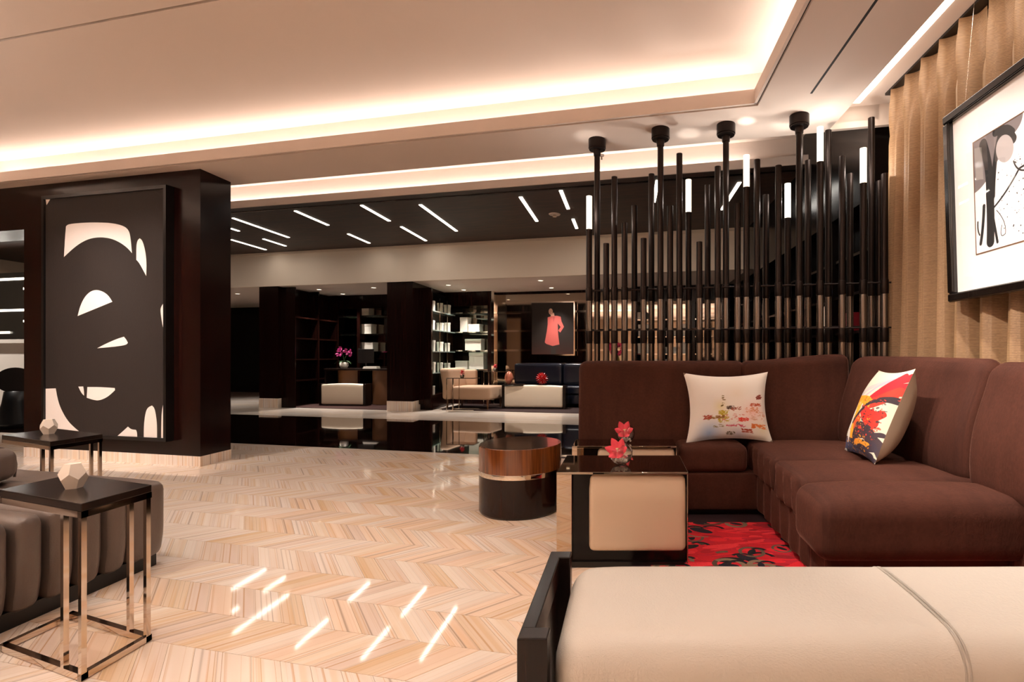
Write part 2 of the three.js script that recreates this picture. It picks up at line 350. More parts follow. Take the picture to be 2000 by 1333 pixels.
  strips.forEach(([x, r0, r1], i) => {
    tagged('ceiling_strip_light', sbx(x - 0.024, x + 0.024, WOOD - 0.008, WOOD + 0.003, r0, r1), M.stripLed, 'thin light line in dark wood ceiling, ' + order[i], 'light', 'light lines in the wood ceiling');
    const p = slanted(x, WOOD - 0.012, mid(r0, r1)), a = areaLight([0, 0, 0], [0, -1, 0], 0.05, r1 - r0, COVE_WARM, LAMP.wood);
    a.position.copy(p); a.rotation.set(-Math.PI / 2, 0, 0);
  });
  // downlights
  const down = (x, y, z, label, intensity, angle, target, r = 0.045) => {
    const o = thing('downlight', label, 'light', [x, y, z], 0, 'recessed downlights');
    mesh('trim_ring', new THREE.TorusGeometry(r + 0.008, 0.008, 8, 24).rotateX(Math.PI / 2), M.paint, o);
    mesh('lens', cyl(r, r, 0.006, 24, 0, -0.004, 0), M.bulb, o);
    spotLight([x, y - 0.012, z], target ?? [x, 0, z], intensity, angle, 0.7, WARM, 2);
  };
  const names = ['far left corridor', 'left bay, front left', 'left bay, rear', 'left bay, front right', 'right bay, in front of the bookcase', 'right bay, near the white boxes', 'right bay, in front of the portrait', 'right bay, nearest the portrait'];
  [[-9.13, 9.74], [-6.75, 9.5], [-6.68, 10.3], [-5.41, 9.5], [-3.68, 9.49], [-3.61, 10.25], [-1.68, 9.3], [-1.63, 10.35]].forEach(([x, r], i) => {
    const p = slanted(x, LOW, r); down(p.x, p.y, p.z, 'small round downlight in the low ceiling, ' + names[i], LAMP.library, 0.75);
  });
  // downlights of the raised tray and the soffit, above and behind the camera
  const near = [[0.2, 1.0], [-1.6, 1.2], [-3.4, 1.4], [-2.6, 2.2], [-4.8, 2.2]];
  near.forEach(([x, r], i) => {
    const y = x > 0.9 ? CEIL : UPPER, p = slanted(x, y, r); down(p.x, p.y, p.z, 'round downlight in the ceiling above the seats, out of view', LAMP.spot, 0.85, [p.x, 0, p.z - 0.5]);
  });
  for (const [x, r] of [[-9.6, 5.2], [-11.2, 5.2]]) { const p = slanted(x, 3.62, r); down(p.x, p.y, p.z, 'round downlight above the reception counter, out of view', 40, 0.7, slanted(x, 0.8, 5.9).toArray()); }
  // picture lights aimed at the painting
  for (const [x, r, tx] of [[-5.6, 2.3, -5.7], [-4.9, 2.3, -5.0]]) { const p = slanted(x, UPPER, r), t = slanted(tx, 1.3, 4.0); down(p.x, p.y, p.z, 'round downlight in the ceiling above the seats, out of view', LAMP.art, 0.5, t.toArray()); }
  for (const [x, z, t] of [[-0.75, -2.1, [1.7, 0.75, -2.6]], [-0.75, -1.5, [1.7, 0.7, -2.0]]]) down(x, UPPER, z, 'round downlight in the ceiling above the seats, out of view', 44, 0.4, t);
  for (const z of [-1.9, -2.5]) down(1.15, CEIL, z, 'round downlight in the ceiling above the seats, out of view', LAMP.art * 0.42, 0.6, [1.9, 1.6, z - 0.3]);
  // sprinklers and a detector
  const rose = (x, y, z, r, label) => { const o = thing('ceiling_sprinkler', label, 'sprinkler', [x, y, z]); mesh('rose', cyl(r, r * 0.9, 0.012, 20, 0, -0.012, 0), M.paint, o); mesh('nozzle', cyl(r * 0.25, r * 0.35, 0.03, 12, 0, -0.042, 0), M.chrome, o); };
  rose(-1.11, WOOD, -7.62, 0.09, 'round detector on the dark wood ceiling near the light lines');
  rose(-0.24, CEIL, -4.62, 0.025, 'tiny sprinkler on the pale ceiling behind the first hung pole');
}
// walls
structure('wall_left', sbx(XL - 0.12, XL, 0, 3.9, -3.6, 13.2), M.bulkhead);
structure('wall_front', sbx(XL, XR, 0, 3.9, -3.72, -3.6), M.bulkhead);
structure('wall_back', merge([sbx(XL, -7.32, 0, LOW + 0.05, 12.6, 12.72), sbx(XL, XR, 0, 3.9, 13.2, 13.3)]), M.darkPanel);
structure('wall_right', merge([sbx(XR, XR + 0.12, 0, 3.9, -3.72, 13.3)]), M.bulkhead);
// dark panelled wall beyond the window curtains
{
  const w = structure('wall_side');
  mesh('upper_panel', bx(2.02, XR, 2.42, 3.62, -13, -4.13), M.darkPanel, w);
  mesh('plinth', bx(2.03, XR, 0, 0.12, -13, -4.13), M.black, w);
  mesh('back_panel', bx(2.26, XR, 0.12, 2.42, -13, -4.13), M.darkPanel, w);
  for (let i = 0; i < 9; i++) mesh('post', bx(2.03, 2.26, 0.12, 2.42, -4.19 - i * 0.85, -4.13 - i * 0.85), M.darkPanel, w);
  for (const y of [0.5, 0.95, 1.3, 1.65, 2.0]) mesh('shelf', bx(2.05, 2.26, y, y + 0.025, -11, -4.19), M.darkPanel, w);
}
tagged('indicator_lamp', new THREE.SphereGeometry(0.012, 12, 8).translate(2.05, 1.70, -4.68), M.violetLed, 'tiny violet indicator light in the dark cabinets behind poles', 'light');
tagged('red_book', rbx(2.06, 2.2, 1.325, 1.5, -4.75, -4.62, 0.004), std({ color: 0x8d1420, roughness: 0.6 }), 'red book standing in the dark cabinets behind the curtain edge', 'book');
tagged('white_carton', rbx(2.08, 2.22, 1.325, 1.62, -5.4, -5.28, 0.004), M.whiteBox, 'narrow white carton standing in the dark cabinets behind poles', 'box');
// picture wall with stone plinth, a doorway at its left
{
  const w = structure('wall_partition');
  mesh('panelling', merge([sbx(-6.6, -4.23, 0.1, CEIL, 4.04, 4.42), sbx(-7.75, -6.6, 2.48, CEIL, 4.04, 4.42), sbx(XL, -7.75, 0.1, CEIL, 4.04, 4.42)]), M.mahogany, w);
  mesh('plinth', merge([sbx(-6.6, -4.226, 0, 0.1, 4.036, 4.424), sbx(XL, -7.75, 0, 0.1, 4.036, 4.424)]), M.marble, w);
}
// ---- pillars of the library
{
  const pillar = (label, x0, x1, grey) => {
    const o = thing('pillar', label, 'pillar');
    mesh('panelling', sbx(x0, x1, 0.2, LOW, 8.9, 10.95), M.mahogany, o);
    mesh('plinth', sbx(x0 - 0.004, x1 + 0.004, 0, 0.2, 8.896, 10.95), M.marble, o);
    if (grey) { mesh('side_trim', sbx(x0 - 0.16, x0, 0.24, LOW, 9.1, 10.6), std({ color: 0x8a776c, roughness: 0.5 }), o); mesh('side_plinth', sbx(x0 - 0.17, x0 - 0.004, 0, 0.24, 9.09, 10.6), M.whiteWall, o); }
    return o;
  };
  pillar('dark mahogany pillar with pale stone plinth, left of the desk bay', -7.79, -7.32, true);
  pillar('dark mahogany pillar with pale stone plinth, beside the white boxes', -4.77, -4.21, false);
}
// ---- bookcases and mirror wall
const shelfLabels = ['top', 'second', 'third', 'fourth', 'lowest'], ordinal = ['first', 'second', 'third', 'fourth', 'fifth', 'sixth', 'seventh', 'eighth'];
function carton(x, y, z, w, h, d, turn, label, group, mat = M.whiteBox) {
  const o = thing('white_box', label, 'box', [x, y, z], turn, group);
  mesh('body', rbx(-w / 2, w / 2, 0, h * 0.78, -d / 2, d / 2, 0.004), mat, o);
  mesh('lid', rbx(-w / 2 - 0.004, w / 2 + 0.004, h * 0.78, h, -d / 2 - 0.004, d / 2 + 0.004, 0.004), mat, o);
  return o;
}
function bookcase(label, x0, x1, bays, shelves, depth, y1 = LOW, r1 = 10.95) {
  const o = thing('bookcase', label, 'bookcase');
  mesh('back_mirror', sbx(x0, x1, 0.1, y1 - 0.02, r1 - 0.03, r1), M.smokedMirror, o);
  mesh('header', sbx(x0, x1, y1 - 0.32, y1, r1 - depth, r1 - 0.03), M.mahogany, o);
  mesh('base', sbx(x0, x1, 0, 0.42, r1 - depth, r1 - 0.03), M.mahogany, o);
  for (let i = 0; i <= bays; i++) { const x = lerp(x0 + 0.04, x1 - 0.04, i / bays); mesh('upright', sbx(x - 0.04, x + 0.04, 0.42, y1 - 0.32, r1 - depth, r1 - 0.03), M.mahogany, o); }
  for (const y of shelves) { const s = mesh('shelf', sbx(x0, x1, y - 0.02, y, r1 - depth + 0.02, r1 - 0.03), M.glassShelf, o); mesh('shelf_edge', sbx(x0, x1, y - 0.022, y + 0.002, r1 - depth + 0.012, r1 - depth + 0.02), M.chrome, s); }
  return o;
}
bookcase('dark bookcase with glass shelves behind the desk', -7.3, -4.8, 3, [0.79, 1.2, 1.62, 2.06], 0.34);
bookcase('dark bookcase with white boxes between the pillar and the mirror', -4.2, -3.07, 1, [0.79, 1.22, 1.64, 2.08], 0.36);
bookcase('mirror-backed bookcase seen through the black poles', 0.1, 1.98, 3, [0.8, 1.14, 1.5, 1.86], 0.36);
// boxes: [x, shelf height, width, height, which bookcase]
{
  const rows = [
    ['behind the desk', [[-6.35, 2.06, 0.3, 0.2], [-5.15, 2.06, 0.22, 0.25], [-6.3, 1.62, 0.33, 0.24], [-5.15, 1.62, 0.22, 0.26], [-6.25, 1.2, 0.32, 0.22], [-5.15, 1.2, 0.22, 0.24]]],
    ['beside the mirror wall', [[-3.75, 1.64, 0.18, 0.34], [-3.5, 1.64, 0.28, 0.18], [-3.52, 1.22, 0.4, 0.26], [-3.81, 0.79, 0.3, 0.19], [-3.44, 0.79, 0.36, 0.38]]],
    ['seen through the poles', [[0.32, 1.86, 0.2, 0.16], [0.35, 1.5, 0.22, 0.26], [0.95, 1.5, 0.26, 0.12], [1.25, 1.5, 0.2, 0.26], [0.35, 1.14, 0.24, 0.22], [0.95, 1.14, 0.28, 0.14], [1.25, 1.14, 0.26, 0.24], [0.7, 0.8, 0.3, 0.22]]],
  ];
  for (const [where, list] of rows) list.forEach(([x, y, w, h], i) => {
    const p = slanted(x, y, 10.79); carton(p.x, p.y, p.z, w, h, 0.18, -ALONG, 'white box in the bookcase ' + where + ', ' + ordinal[i] + ' counted from the top left', 'white boxes in the bookcases');
  });
}
// open shelves on the flank of the right pillar
{
  const o = thing('wall_shelves', 'open shelves of small white boxes on the flank of the pillar', 'shelves');
  mesh('back_panel', sbx(-4.21, -4.19, 0.12, 2.46, 9.25, 10.6), M.black, o);
  mesh('end_post', sbx(-4.205, -3.93, 0.12, 2.46, 9.18, 9.25), M.mahogany, o);
  mesh('base', sbx(-4.205, -3.93, 0, 0.3, 9.25, 10.6), M.mahogany, o);
  for (const y of [0.75, 1.19, 1.63, 2.02]) mesh('shelf', sbx(-4.19, -3.94, y - 0.02, y, 9.25, 10.6), M.glassShelf, o);
  for (const r of [9.7, 10.15]) mesh('chrome_rod', sbx(-3.97, -3.955, 0.3, 2.3, r - 0.008, r + 0.008), M.chrome, o);
  [2.02, 1.63, 1.19, 0.75, 0.3].forEach((y, k) => [9.45, 9.92, 10.35].forEach((r, i) => {
    if (k === 4 && i) return;
    const p = slanted(-4.04, y, r), h = 0.17 + 0.06 * rnd(); carton(p.x, p.y, p.z, 0.1 + 0.03 * rnd(), h, 0.1, 0.3 * rnd(), 'small white box on the ' + shelfLabels[k] + ' pillar-flank shelf, ' + ordinal[i] + ' from the front', 'small white boxes on the pillar shelves');
  }));
}
{
  const w = structure('wall_mirror');
  mesh('mirror_panel', sbx(-3.05, 0.1, 0.1, LOW - 0.04, 10.9, 10.95), M.smokedMirror, w);
  mesh('top_rail', sbx(-3.05, 0.1, LOW - 0.05, LOW, 10.86, 10.95), M.mahogany, w);
  mesh('base_rail', sbx(-3.05, 0.1, 0, 0.1, 10.86, 10.95), M.mahogany, w);
  for (const y of [1.22, 1.66, 2.08]) mesh('chrome_rail', sbx(-3.05, 0.1, y - 0.022, y + 0.022, 10.86, 10.9), M.chrome, w);
  mesh('corner_post', sbx(-3.1, -3.0, 0.1, LOW, 10.6, 10.9), M.chrome, w);
}
// left bay flank: closed glossy cabinet
{
  const o = thing('side_cabinet', 'dark glossy wall cabinet with shelves on the left of the desk bay', 'cabinet');
  mesh('body', sbx(-7.32, -7.22, 0, LOW - 0.01, 9.0, 10.6), M.mahogany, o);
  for (const y of [0.55, 1.0, 1.45, 1.9]) mesh('shelf', sbx(-7.22, -7.0, y, y + 0.03, 9.02, 10.58), M.mahogany, o);
  for (const r of [9.0, 9.8, 10.56]) mesh('upright', sbx(-7.22, -6.98, 0, LOW - 0.01, r, r + 0.03), M.mahogany, o);
}
// portrait on the mirror
{
  const o = thing('portrait_painting', 'portrait of a woman in a pink coat hung on the mirror wall', 'painting');
  const pic = drawing(340, 400, (c, w, h) => {
    const g = c.createLinearGradient(0, 0, 0, h); g.addColorStop(0, '#1e1511'); g.addColorStop(0.7, '#241914'); g.addColorStop(1, '#3a1a12'); c.fillStyle = g; c.fillRect(0, 0, w, h);
    const shape = (col, pts) => { c.fillStyle = col; c.beginPath(); pts.forEach(([x, y], i) => (i ? c.lineTo(x * w, y * h) : c.moveTo(x * w, y * h))); c.closePath(); c.fill(); };
    const oval = (col, x, y, a, b) => { c.fillStyle = col; c.beginPath(); c.ellipse(x * w, y * h, a * w, b * h, 0, 0, 7); c.fill(); };
    shape('#2b231f', [[0.44, 0.82], [0.6, 0.82], [0.57, 1], [0.46, 1]]);
    oval('#180d0a', 0.5, 0.17, 0.1, 0.1); shape('#180d0a', [[0.42, 0.14], [0.6, 0.12], [0.66, 0.27], [0.42, 0.28]]);
    oval('#e6b8a0', 0.452, 0.168, 0.05, 0.06); shape('#d49c86', [[0.45, 0.2], [0.53, 0.19], [0.55, 0.28], [0.46, 0.3]]);
    shape('#c05a52', [[0.38, 0.28], [0.47, 0.26], [0.6, 0.25], [0.69, 0.27], [0.71, 0.36], [0.77, 0.47], [0.68, 0.58], [0.63, 0.54], [0.69, 0.47], [0.62, 0.4], [0.63, 0.6], [0.66, 0.81], [0.5, 0.84], [0.35, 0.8], [0.31, 0.77], [0.36, 0.55], [0.38, 0.42]]);
    shape('#a84c48', [[0.5, 0.27], [0.56, 0.27], [0.52, 0.38]]); oval('#1c0f0c', 0.46, 0.16, 0.008, 0.006); oval('#a04a42', 0.45, 0.2, 0.014, 0.006);
  });
  const at = slanted(-1.66, 0, 10.78);
  o.position.copy(at); o.rotation.y = -ALONG * 0.7;
  mesh('canvas', new THREE.PlaneGeometry(0.96, 1.14).translate(0, 1.7, 0.022), std({ map: pic, roughness: 0.5 }), o);
  mesh('frame', merge([bx(-0.5, 0.5, 1.1, 1.13, -0.02, 0.03), bx(-0.5, 0.5, 2.27, 2.3, -0.02, 0.03), bx(-0.5, -0.48, 1.13, 2.27, -0.02, 0.03), bx(0.48, 0.5, 1.13, 2.27, -0.02, 0.03), bx(-0.48, 0.48, 1.13, 2.27, -0.02, 0.02)]), M.chrome, o);
}
// ---- reception seen through the doorway
{
  const c = thing('reception_counter', 'white reception counter seen through the doorway left of the picture', 'counter');
  mesh('body', sbx(-13.4, -9.0, 0, 1.3, 5.9, 6.4), M.whiteWall, c); mesh('top', sbx(-13.5, -8.95, 1.3, 1.36, 5.85, 6.45), M.whiteWall, c);
  const s = thing('sculptural_chair', 'black keyhole-shaped chair in front of the white counter', 'chair', [-9.28, 0, -7.6], 0.85);
  mesh('seat_base', lathe([[0.001, 0], [0.2, 0], [0.19, 0.08], [0.13, 0.4], [0.11, 0.56], [0.001, 0.57]], 28), M.black, s);
  mesh('round_back', new THREE.CylinderGeometry(0.19, 0.19, 0.12, 36).rotateX(Math.PI / 2).translate(0, 0.73, 0), M.black, s);
  const w = structure('wall_lit'); mesh('dark_panel', sbx(-13.9, -8.9, 0.0, 2.75, 7.3, 7.4), M.darkPanel, w);
  const bars = [[2.62, -13.0, -11.3], [2.42, -11.9, -11.2], [2.22, -11.8, -11.2], [2.0, -13.0, -11.1], [1.78, -11.9, -11.1], [1.56, -12.9, -12.3], [1.56, -11.6, -11.1]];
  bars.forEach(([y, x0, x1], i) => {
    const p = slanted((x0 + x1) / 2, y, 7.26), l = areaLight([0, 0, 0], [0, 0, 1], x1 - x0, 0.04, COVE_WARM, LAMP.wood);
    l.position.copy(p); l.rotation.set(0, Math.PI - ALONG, 0);
    tagged('wall_light_bar', sbx(x0, x1, y - 0.02, y + 0.02, 7.27, 7.3), M.stripLed, 'horizontal light bar on the dark reception wall, ' + ordinal[i] + ' from the top', 'light', 'light bars on the reception wall');
  });
}

// ================================================================ THE SCREEN OF POLES
{
  const o = thing('pole_screen', 'screen of black metal poles of many heights with glowing tube lights', 'screen');
  const R = 0.0245;
  // x, depth, top of the pole, top of its glowing tube (0 = none), hung from the ceiling
  const poles = [[-0.325, 4.231, 2.158, 2.443], [-0.262, 4.3, 2.95, 0, 1], [-0.18, 4.199, 2.038, 0], [-0.111, 4.184, 2.59, 0], [-0.026, 4.166, 2.201, 0], [0.057, 4.278, 2.379, 0], [0.131, 4.131, 2.065, 0], [0.201, 4.246, 2.636, 0], [0.268, 4.101, 2.95, 0, 1], [0.346, 4.084, 2.317, 0], [0.419, 4.068, 2.737, 0], [0.506, 4.179, 2.286, 2.563], [0.576, 4.034, 2.014, 0], [0.66, 4.145, 2.509, 0], [0.718, 4.003, 2.608, 0], [0.787, 4.02, 2.95, 0, 1], [0.87, 3.97, 2.303, 0], [0.936, 3.955, 2.42, 2.678], [1.015, 3.938, 2.637, 0], [1.115, 4.046, 2.396, 0], [1.173, 3.903, 2.578, 0], [1.279, 4.01, 2.192, 2.473], [1.323, 3.87, 2.95, 0, 1], [1.429, 3.977, 2.646, 0], [1.472, 3.838, 2.574, 2.846], [1.577, 3.945, 2.871, 0], [1.626, 3.804, 2.611, 0], [1.732, 3.911, 2.517, 0], [1.771, 3.772, 2.389, 2.657], [1.883, 3.878, 2.937, 0], [1.94, 3.865, 2.445, 0], [1.915, 3.74, 2.455, 0]];
  const foot = cyl(0.05, 0.055, 0.012, 20);
  for (const [x, d, top, tubeTop, hung] of poles) {
    const p = mesh('pole', cyl(R, R, top - 1.56, 20, 0, 1.56, 0), M.gunmetal, o);
    p.position.set(x, 0, -d);
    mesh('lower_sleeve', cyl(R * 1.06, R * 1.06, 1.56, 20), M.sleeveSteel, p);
    mesh('foot', foot, M.gunmetal, p);
    for (const y of [1.2, 1.56]) mesh('collar', lathe([[R, y], [R + 0.004, y + 0.003], [R + 0.005, y + 0.055], [R + 0.004, y + 0.105], [R, y + 0.11]], 20), M.gunmetal, p);
    if (hung) {
      mesh('ceiling_canopy', merge([cyl(0.074, 0.074, 0.075, 32, 0, CEIL - 0.075, 0), cyl(0.068, 0.068, 0.012, 32, 0, CEIL - 0.087, 0), cyl(0.034, 0.03, 0.05, 24, 0, CEIL - 0.137, 0)]), M.gunmetal, p);
    }
    if (tubeTop) {
      const t = mesh('light_tube', cyl(R * 0.98, R * 0.98, tubeTop - top, 24, 0, top + 0.001, 0), M.tube, p);
      mesh('collar_ring', cyl(R * 1.12, R * 1.12, 0.012, 20, 0, top - 0.006, 0), M.gunmetal, p);
      const l = new THREE.PointLight(COVE_WARM, 0.35); l.position.set(x, (top + tubeTop) / 2, -d); l.castShadow = true; scene.add(l);
      spotLight([x, tubeTop - 0.01, -d], [x, 3.4, -d], 0.35, 0.3, 0.5, COVE_WARM, 1);
    }
  }
  for (const [y, dr] of [[1.645, 4.162], [1.31, 4.162], [1.66, 4.292], [1.325, 4.292]]) { const a = slanted(-0.36, y, dr), b = slanted(1.96, y, dr); mesh('cross_rod', tube([a.toArray(), b.toArray()], 0.006, 8, false, false), M.gunmetal, o); }
}

// ================================================================ CURTAINS
function curtain(label, d0, d1, folds, phase, x0, flare) {
  const o = thing('curtain', label, 'curtain', [0, 0, 0], 0, 'pinch-pleated curtains');
  const NU = folds * 14, NV = 60, top = POCKET - 0.02, pos = [], uv = [], idx = [];
  for (let j = 0; j <= NV; j++) for (let i = 0; i <= NU; i++) {
    const u = i / NU, v = j / NV, y = lerp(0.02, top, v), fall = top - y;
    const pinch = smooth(0.0, 0.3, fall), w = folds * u * Math.PI * 2 + phase;
    const amp = lerp(0.04, 0.07, pinch) * (0.75 + 0.5 * noise(u * folds, 0.3, 0, 5));
    const f = ((w / (2 * Math.PI)) % 1 + 1) % 1, head = 0.7 - 2.1 * Math.exp(-(((f - 0.5) / 0.13) ** 2)) * (0.78 + 0.22 * Math.cos((f - 0.5) * 60));
    let s = Math.sin(w + 0.9 * (noise(u * folds * 0.7, v * 1.5, 0, 9) - 0.5) * pinch + 0.5 * Math.PI);
    s = lerp(head, s + 0.22 * Math.sin(2 * w + 1.0) + 0.12 * Math.sin(5 * w + 2), smooth(0.08, 0.42, fall));
    const d = lerp(d0, d1, u) + 0.012 * Math.cos(w) * pinch + flare * (1 - u) * smooth(0.4, 2.6, fall);
    pos.push(x0 + amp * s - 0.014 * smooth(0.3, 2.5, fall) * (1 - u) * 2, y, -d); uv.push(u * Math.abs(d1 - d0) * 1.6, y);
    if (i < NU && j < NV) { const a = j * (NU + 1) + i, b = a + 1, c = a + NU + 1; idx.push(a, b, c, b, c + 1, c); }
  }
  const g = new THREE.BufferGeometry();
  g.setAttribute('position', new THREE.Float32BufferAttribute(pos, 3)); g.setAttribute('uv', new THREE.Float32BufferAttribute(uv, 2)); g.setIndex(idx); g.computeVertexNormals();
  mesh('cloth', g, o.userData.mat ?? M.curtainSide, o);
  return o;
}
M.curtainSide = M.curtain.clone(); M.curtainSide.side = THREE.DoubleSide;
curtain('gold pinch-pleated curtain beside the black poles', 3.85, 2.86, 5, 0.4, 2.02, 0.03);
curtain('gold pinch-pleated curtain hanging behind the framed ink picture', 2.86, 0.2, 13, 1.2, 2.05, 0);
tagged('curtain_track', bx(1.98, 2.08, POCKET - 0.018, POCKET - 0.001, -3.86, 1.2), M.black, 'thin dark curtain track under the ceiling by the window', 'curtain track');

// ---- framed ink picture hanging before the curtain
{
  const W = 0.98, Hh = 1.08, PW = 0.275, P0 = 0.24, P1 = 0.84;
  const o = thing('framed_picture', 'framed black ink splash picture with wide white mount, hung before the curtain', 'picture', [1.885, 1.41, -2.93 + W / 2], -Math.PI / 2);
  const tilt = new THREE.Matrix4().makeRotationX(0.03);
  const art = drawing(700, 760, (c, w, h) => {
    c.fillStyle = '#efe2dc'; c.fillRect(0, 0, w, h);
    c.globalAlpha = 0.85; c.fillStyle = '#5d5250'; c.beginPath(); c.moveTo(0, 0); c.lineTo(w * 0.62, 0); c.bezierCurveTo(w * 0.6, h * 0.14, w * 0.45, h * 0.1, w * 0.4, h * 0.22); c.bezierCurveTo(w * 0.22, h * 0.3, w * 0.2, h * 0.42, 0, h * 0.45); c.fill();
    c.globalAlpha = 1; c.strokeStyle = '#17110f'; c.fillStyle = '#17110f'; c.lineCap = 'round';
    const stroke = (lw, pts) => { c.lineWidth = lw; c.beginPath(); c.moveTo(pts[0][0] * w, pts[0][1] * h); for (let i = 1; i < pts.length; i += 2) c.quadraticCurveTo(pts[i][0] * w, pts[i][1] * h, pts[i + 1][0] * w, pts[i + 1][1] * h); c.stroke(); };
    stroke(70, [[0.13, 0.06], [0.22, 0.3], [0.2, 0.52], [0.21, 0.7], [0.19, 0.93]]); stroke(38, [[0.24, 0.55], [0.26, 0.25], [0.34, 0.08], [0.4, -0.02], [0.5, 0.1]]); stroke(60, [[0.3, 0.02], [0.42, 0.02], [0.5, 0.16]]);
    stroke(26, [[0.06, 0.92], [0.1, 0.8], [0.12, 0.6]]); stroke(20, [[0.28, 0.95], [0.25, 0.8], [0.22, 0.66]]); stroke(13, [[0.22, 0.66], [0.4, 0.58], [0.56, 0.42], [0.66, 0.4], [0.78, 0.44]]); stroke(10, [[0.5, 0.34], [0.54, 0.46], [0.68, 0.46]]);
    stroke(5, [[0.28, 0.68], [0.4, 0.8], [0.38, 0.9], [0.3, 0.94], [0.34, 0.82]]); stroke(12, [[0.03, 0.72], [0.02, 0.8], [0.05, 0.84]]);
    c.fillStyle = '#a59a96'; c.beginPath(); c.ellipse(w * 0.4, h * 0.2, w * 0.1, h * 0.12, -0.4, 0, 7); c.fill(); c.fillStyle = '#17110f';
    for (let i = 0; i < 150; i++) { const a = rnd() * 0.5 + 0.15, b = 0.3 + 0.65 * rnd(); c.beginPath(); c.arc(a * w, b * h, 1 + 4 * rnd() ** 3, 0, 7); c.fill(); }
    stroke(30, [[0.86, 0.2], [0.8, 0.5], [0.9, 0.9]]);
  });
  const put = (g) => g.applyMatrix4(tilt);
  const bar = (x0, x1, y0, y1) => merge([rbx(x0, x1, y0, y1, -0.03, 0.012, 0.006), rbx(x0 + 0.004, x1 - 0.004, y0 + 0.004, y1 - 0.004, 0.0, 0.02, 0.006)]);
  for (const b of [[-W / 2, W / 2, 0, 0.05], [-W / 2, W / 2, Hh - 0.05, Hh], [-W / 2, -W / 2 + 0.05, 0.05, Hh - 0.05], [W / 2 - 0.05, W / 2, 0.05, Hh - 0.05]]) mesh('frame_bar', put(bar(...b)), phys({ color: 0x120b08, roughness: 0.16, clearcoat: 0.5 }), o);
  mesh('mount', put(bx(-W / 2 + 0.04, W / 2 - 0.04, 0.04, Hh - 0.04, -0.03, -0.012)), std({ color: 0xeee4dc, roughness: 0.8 }), o);
  mesh('print', put(new THREE.PlaneGeometry(2 * PW, P1 - P0).translate(0.0, (P0 + P1) / 2, -0.0105)), std({ map: art, roughness: 0.8 }), o);
  mesh('bevel', put(merge([bx(-PW - 0.005, PW + 0.005, P0 - 0.005, P0, -0.012, -0.009), bx(-PW - 0.005, PW + 0.005, P1, P1 + 0.005, -0.012, -0.009), bx(-PW - 0.005, -PW, P0, P1, -0.012, -0.009), bx(PW, PW + 0.005, P0, P1, -0.012, -0.009)])), M.oak, o);
  mesh('glazing', put(new THREE.PlaneGeometry(W - 0.09, Hh - 0.09).translate(0, Hh / 2, -0.002)), M.glass, o);
  for (const x of [-0.37, 0.37]) mesh('hanging_wire', tube([[x, Hh - 0.02, 0.0], [x, POCKET - 1.412, -0.06]], 0.0008, 6, false, false), M.chrome, o);
}
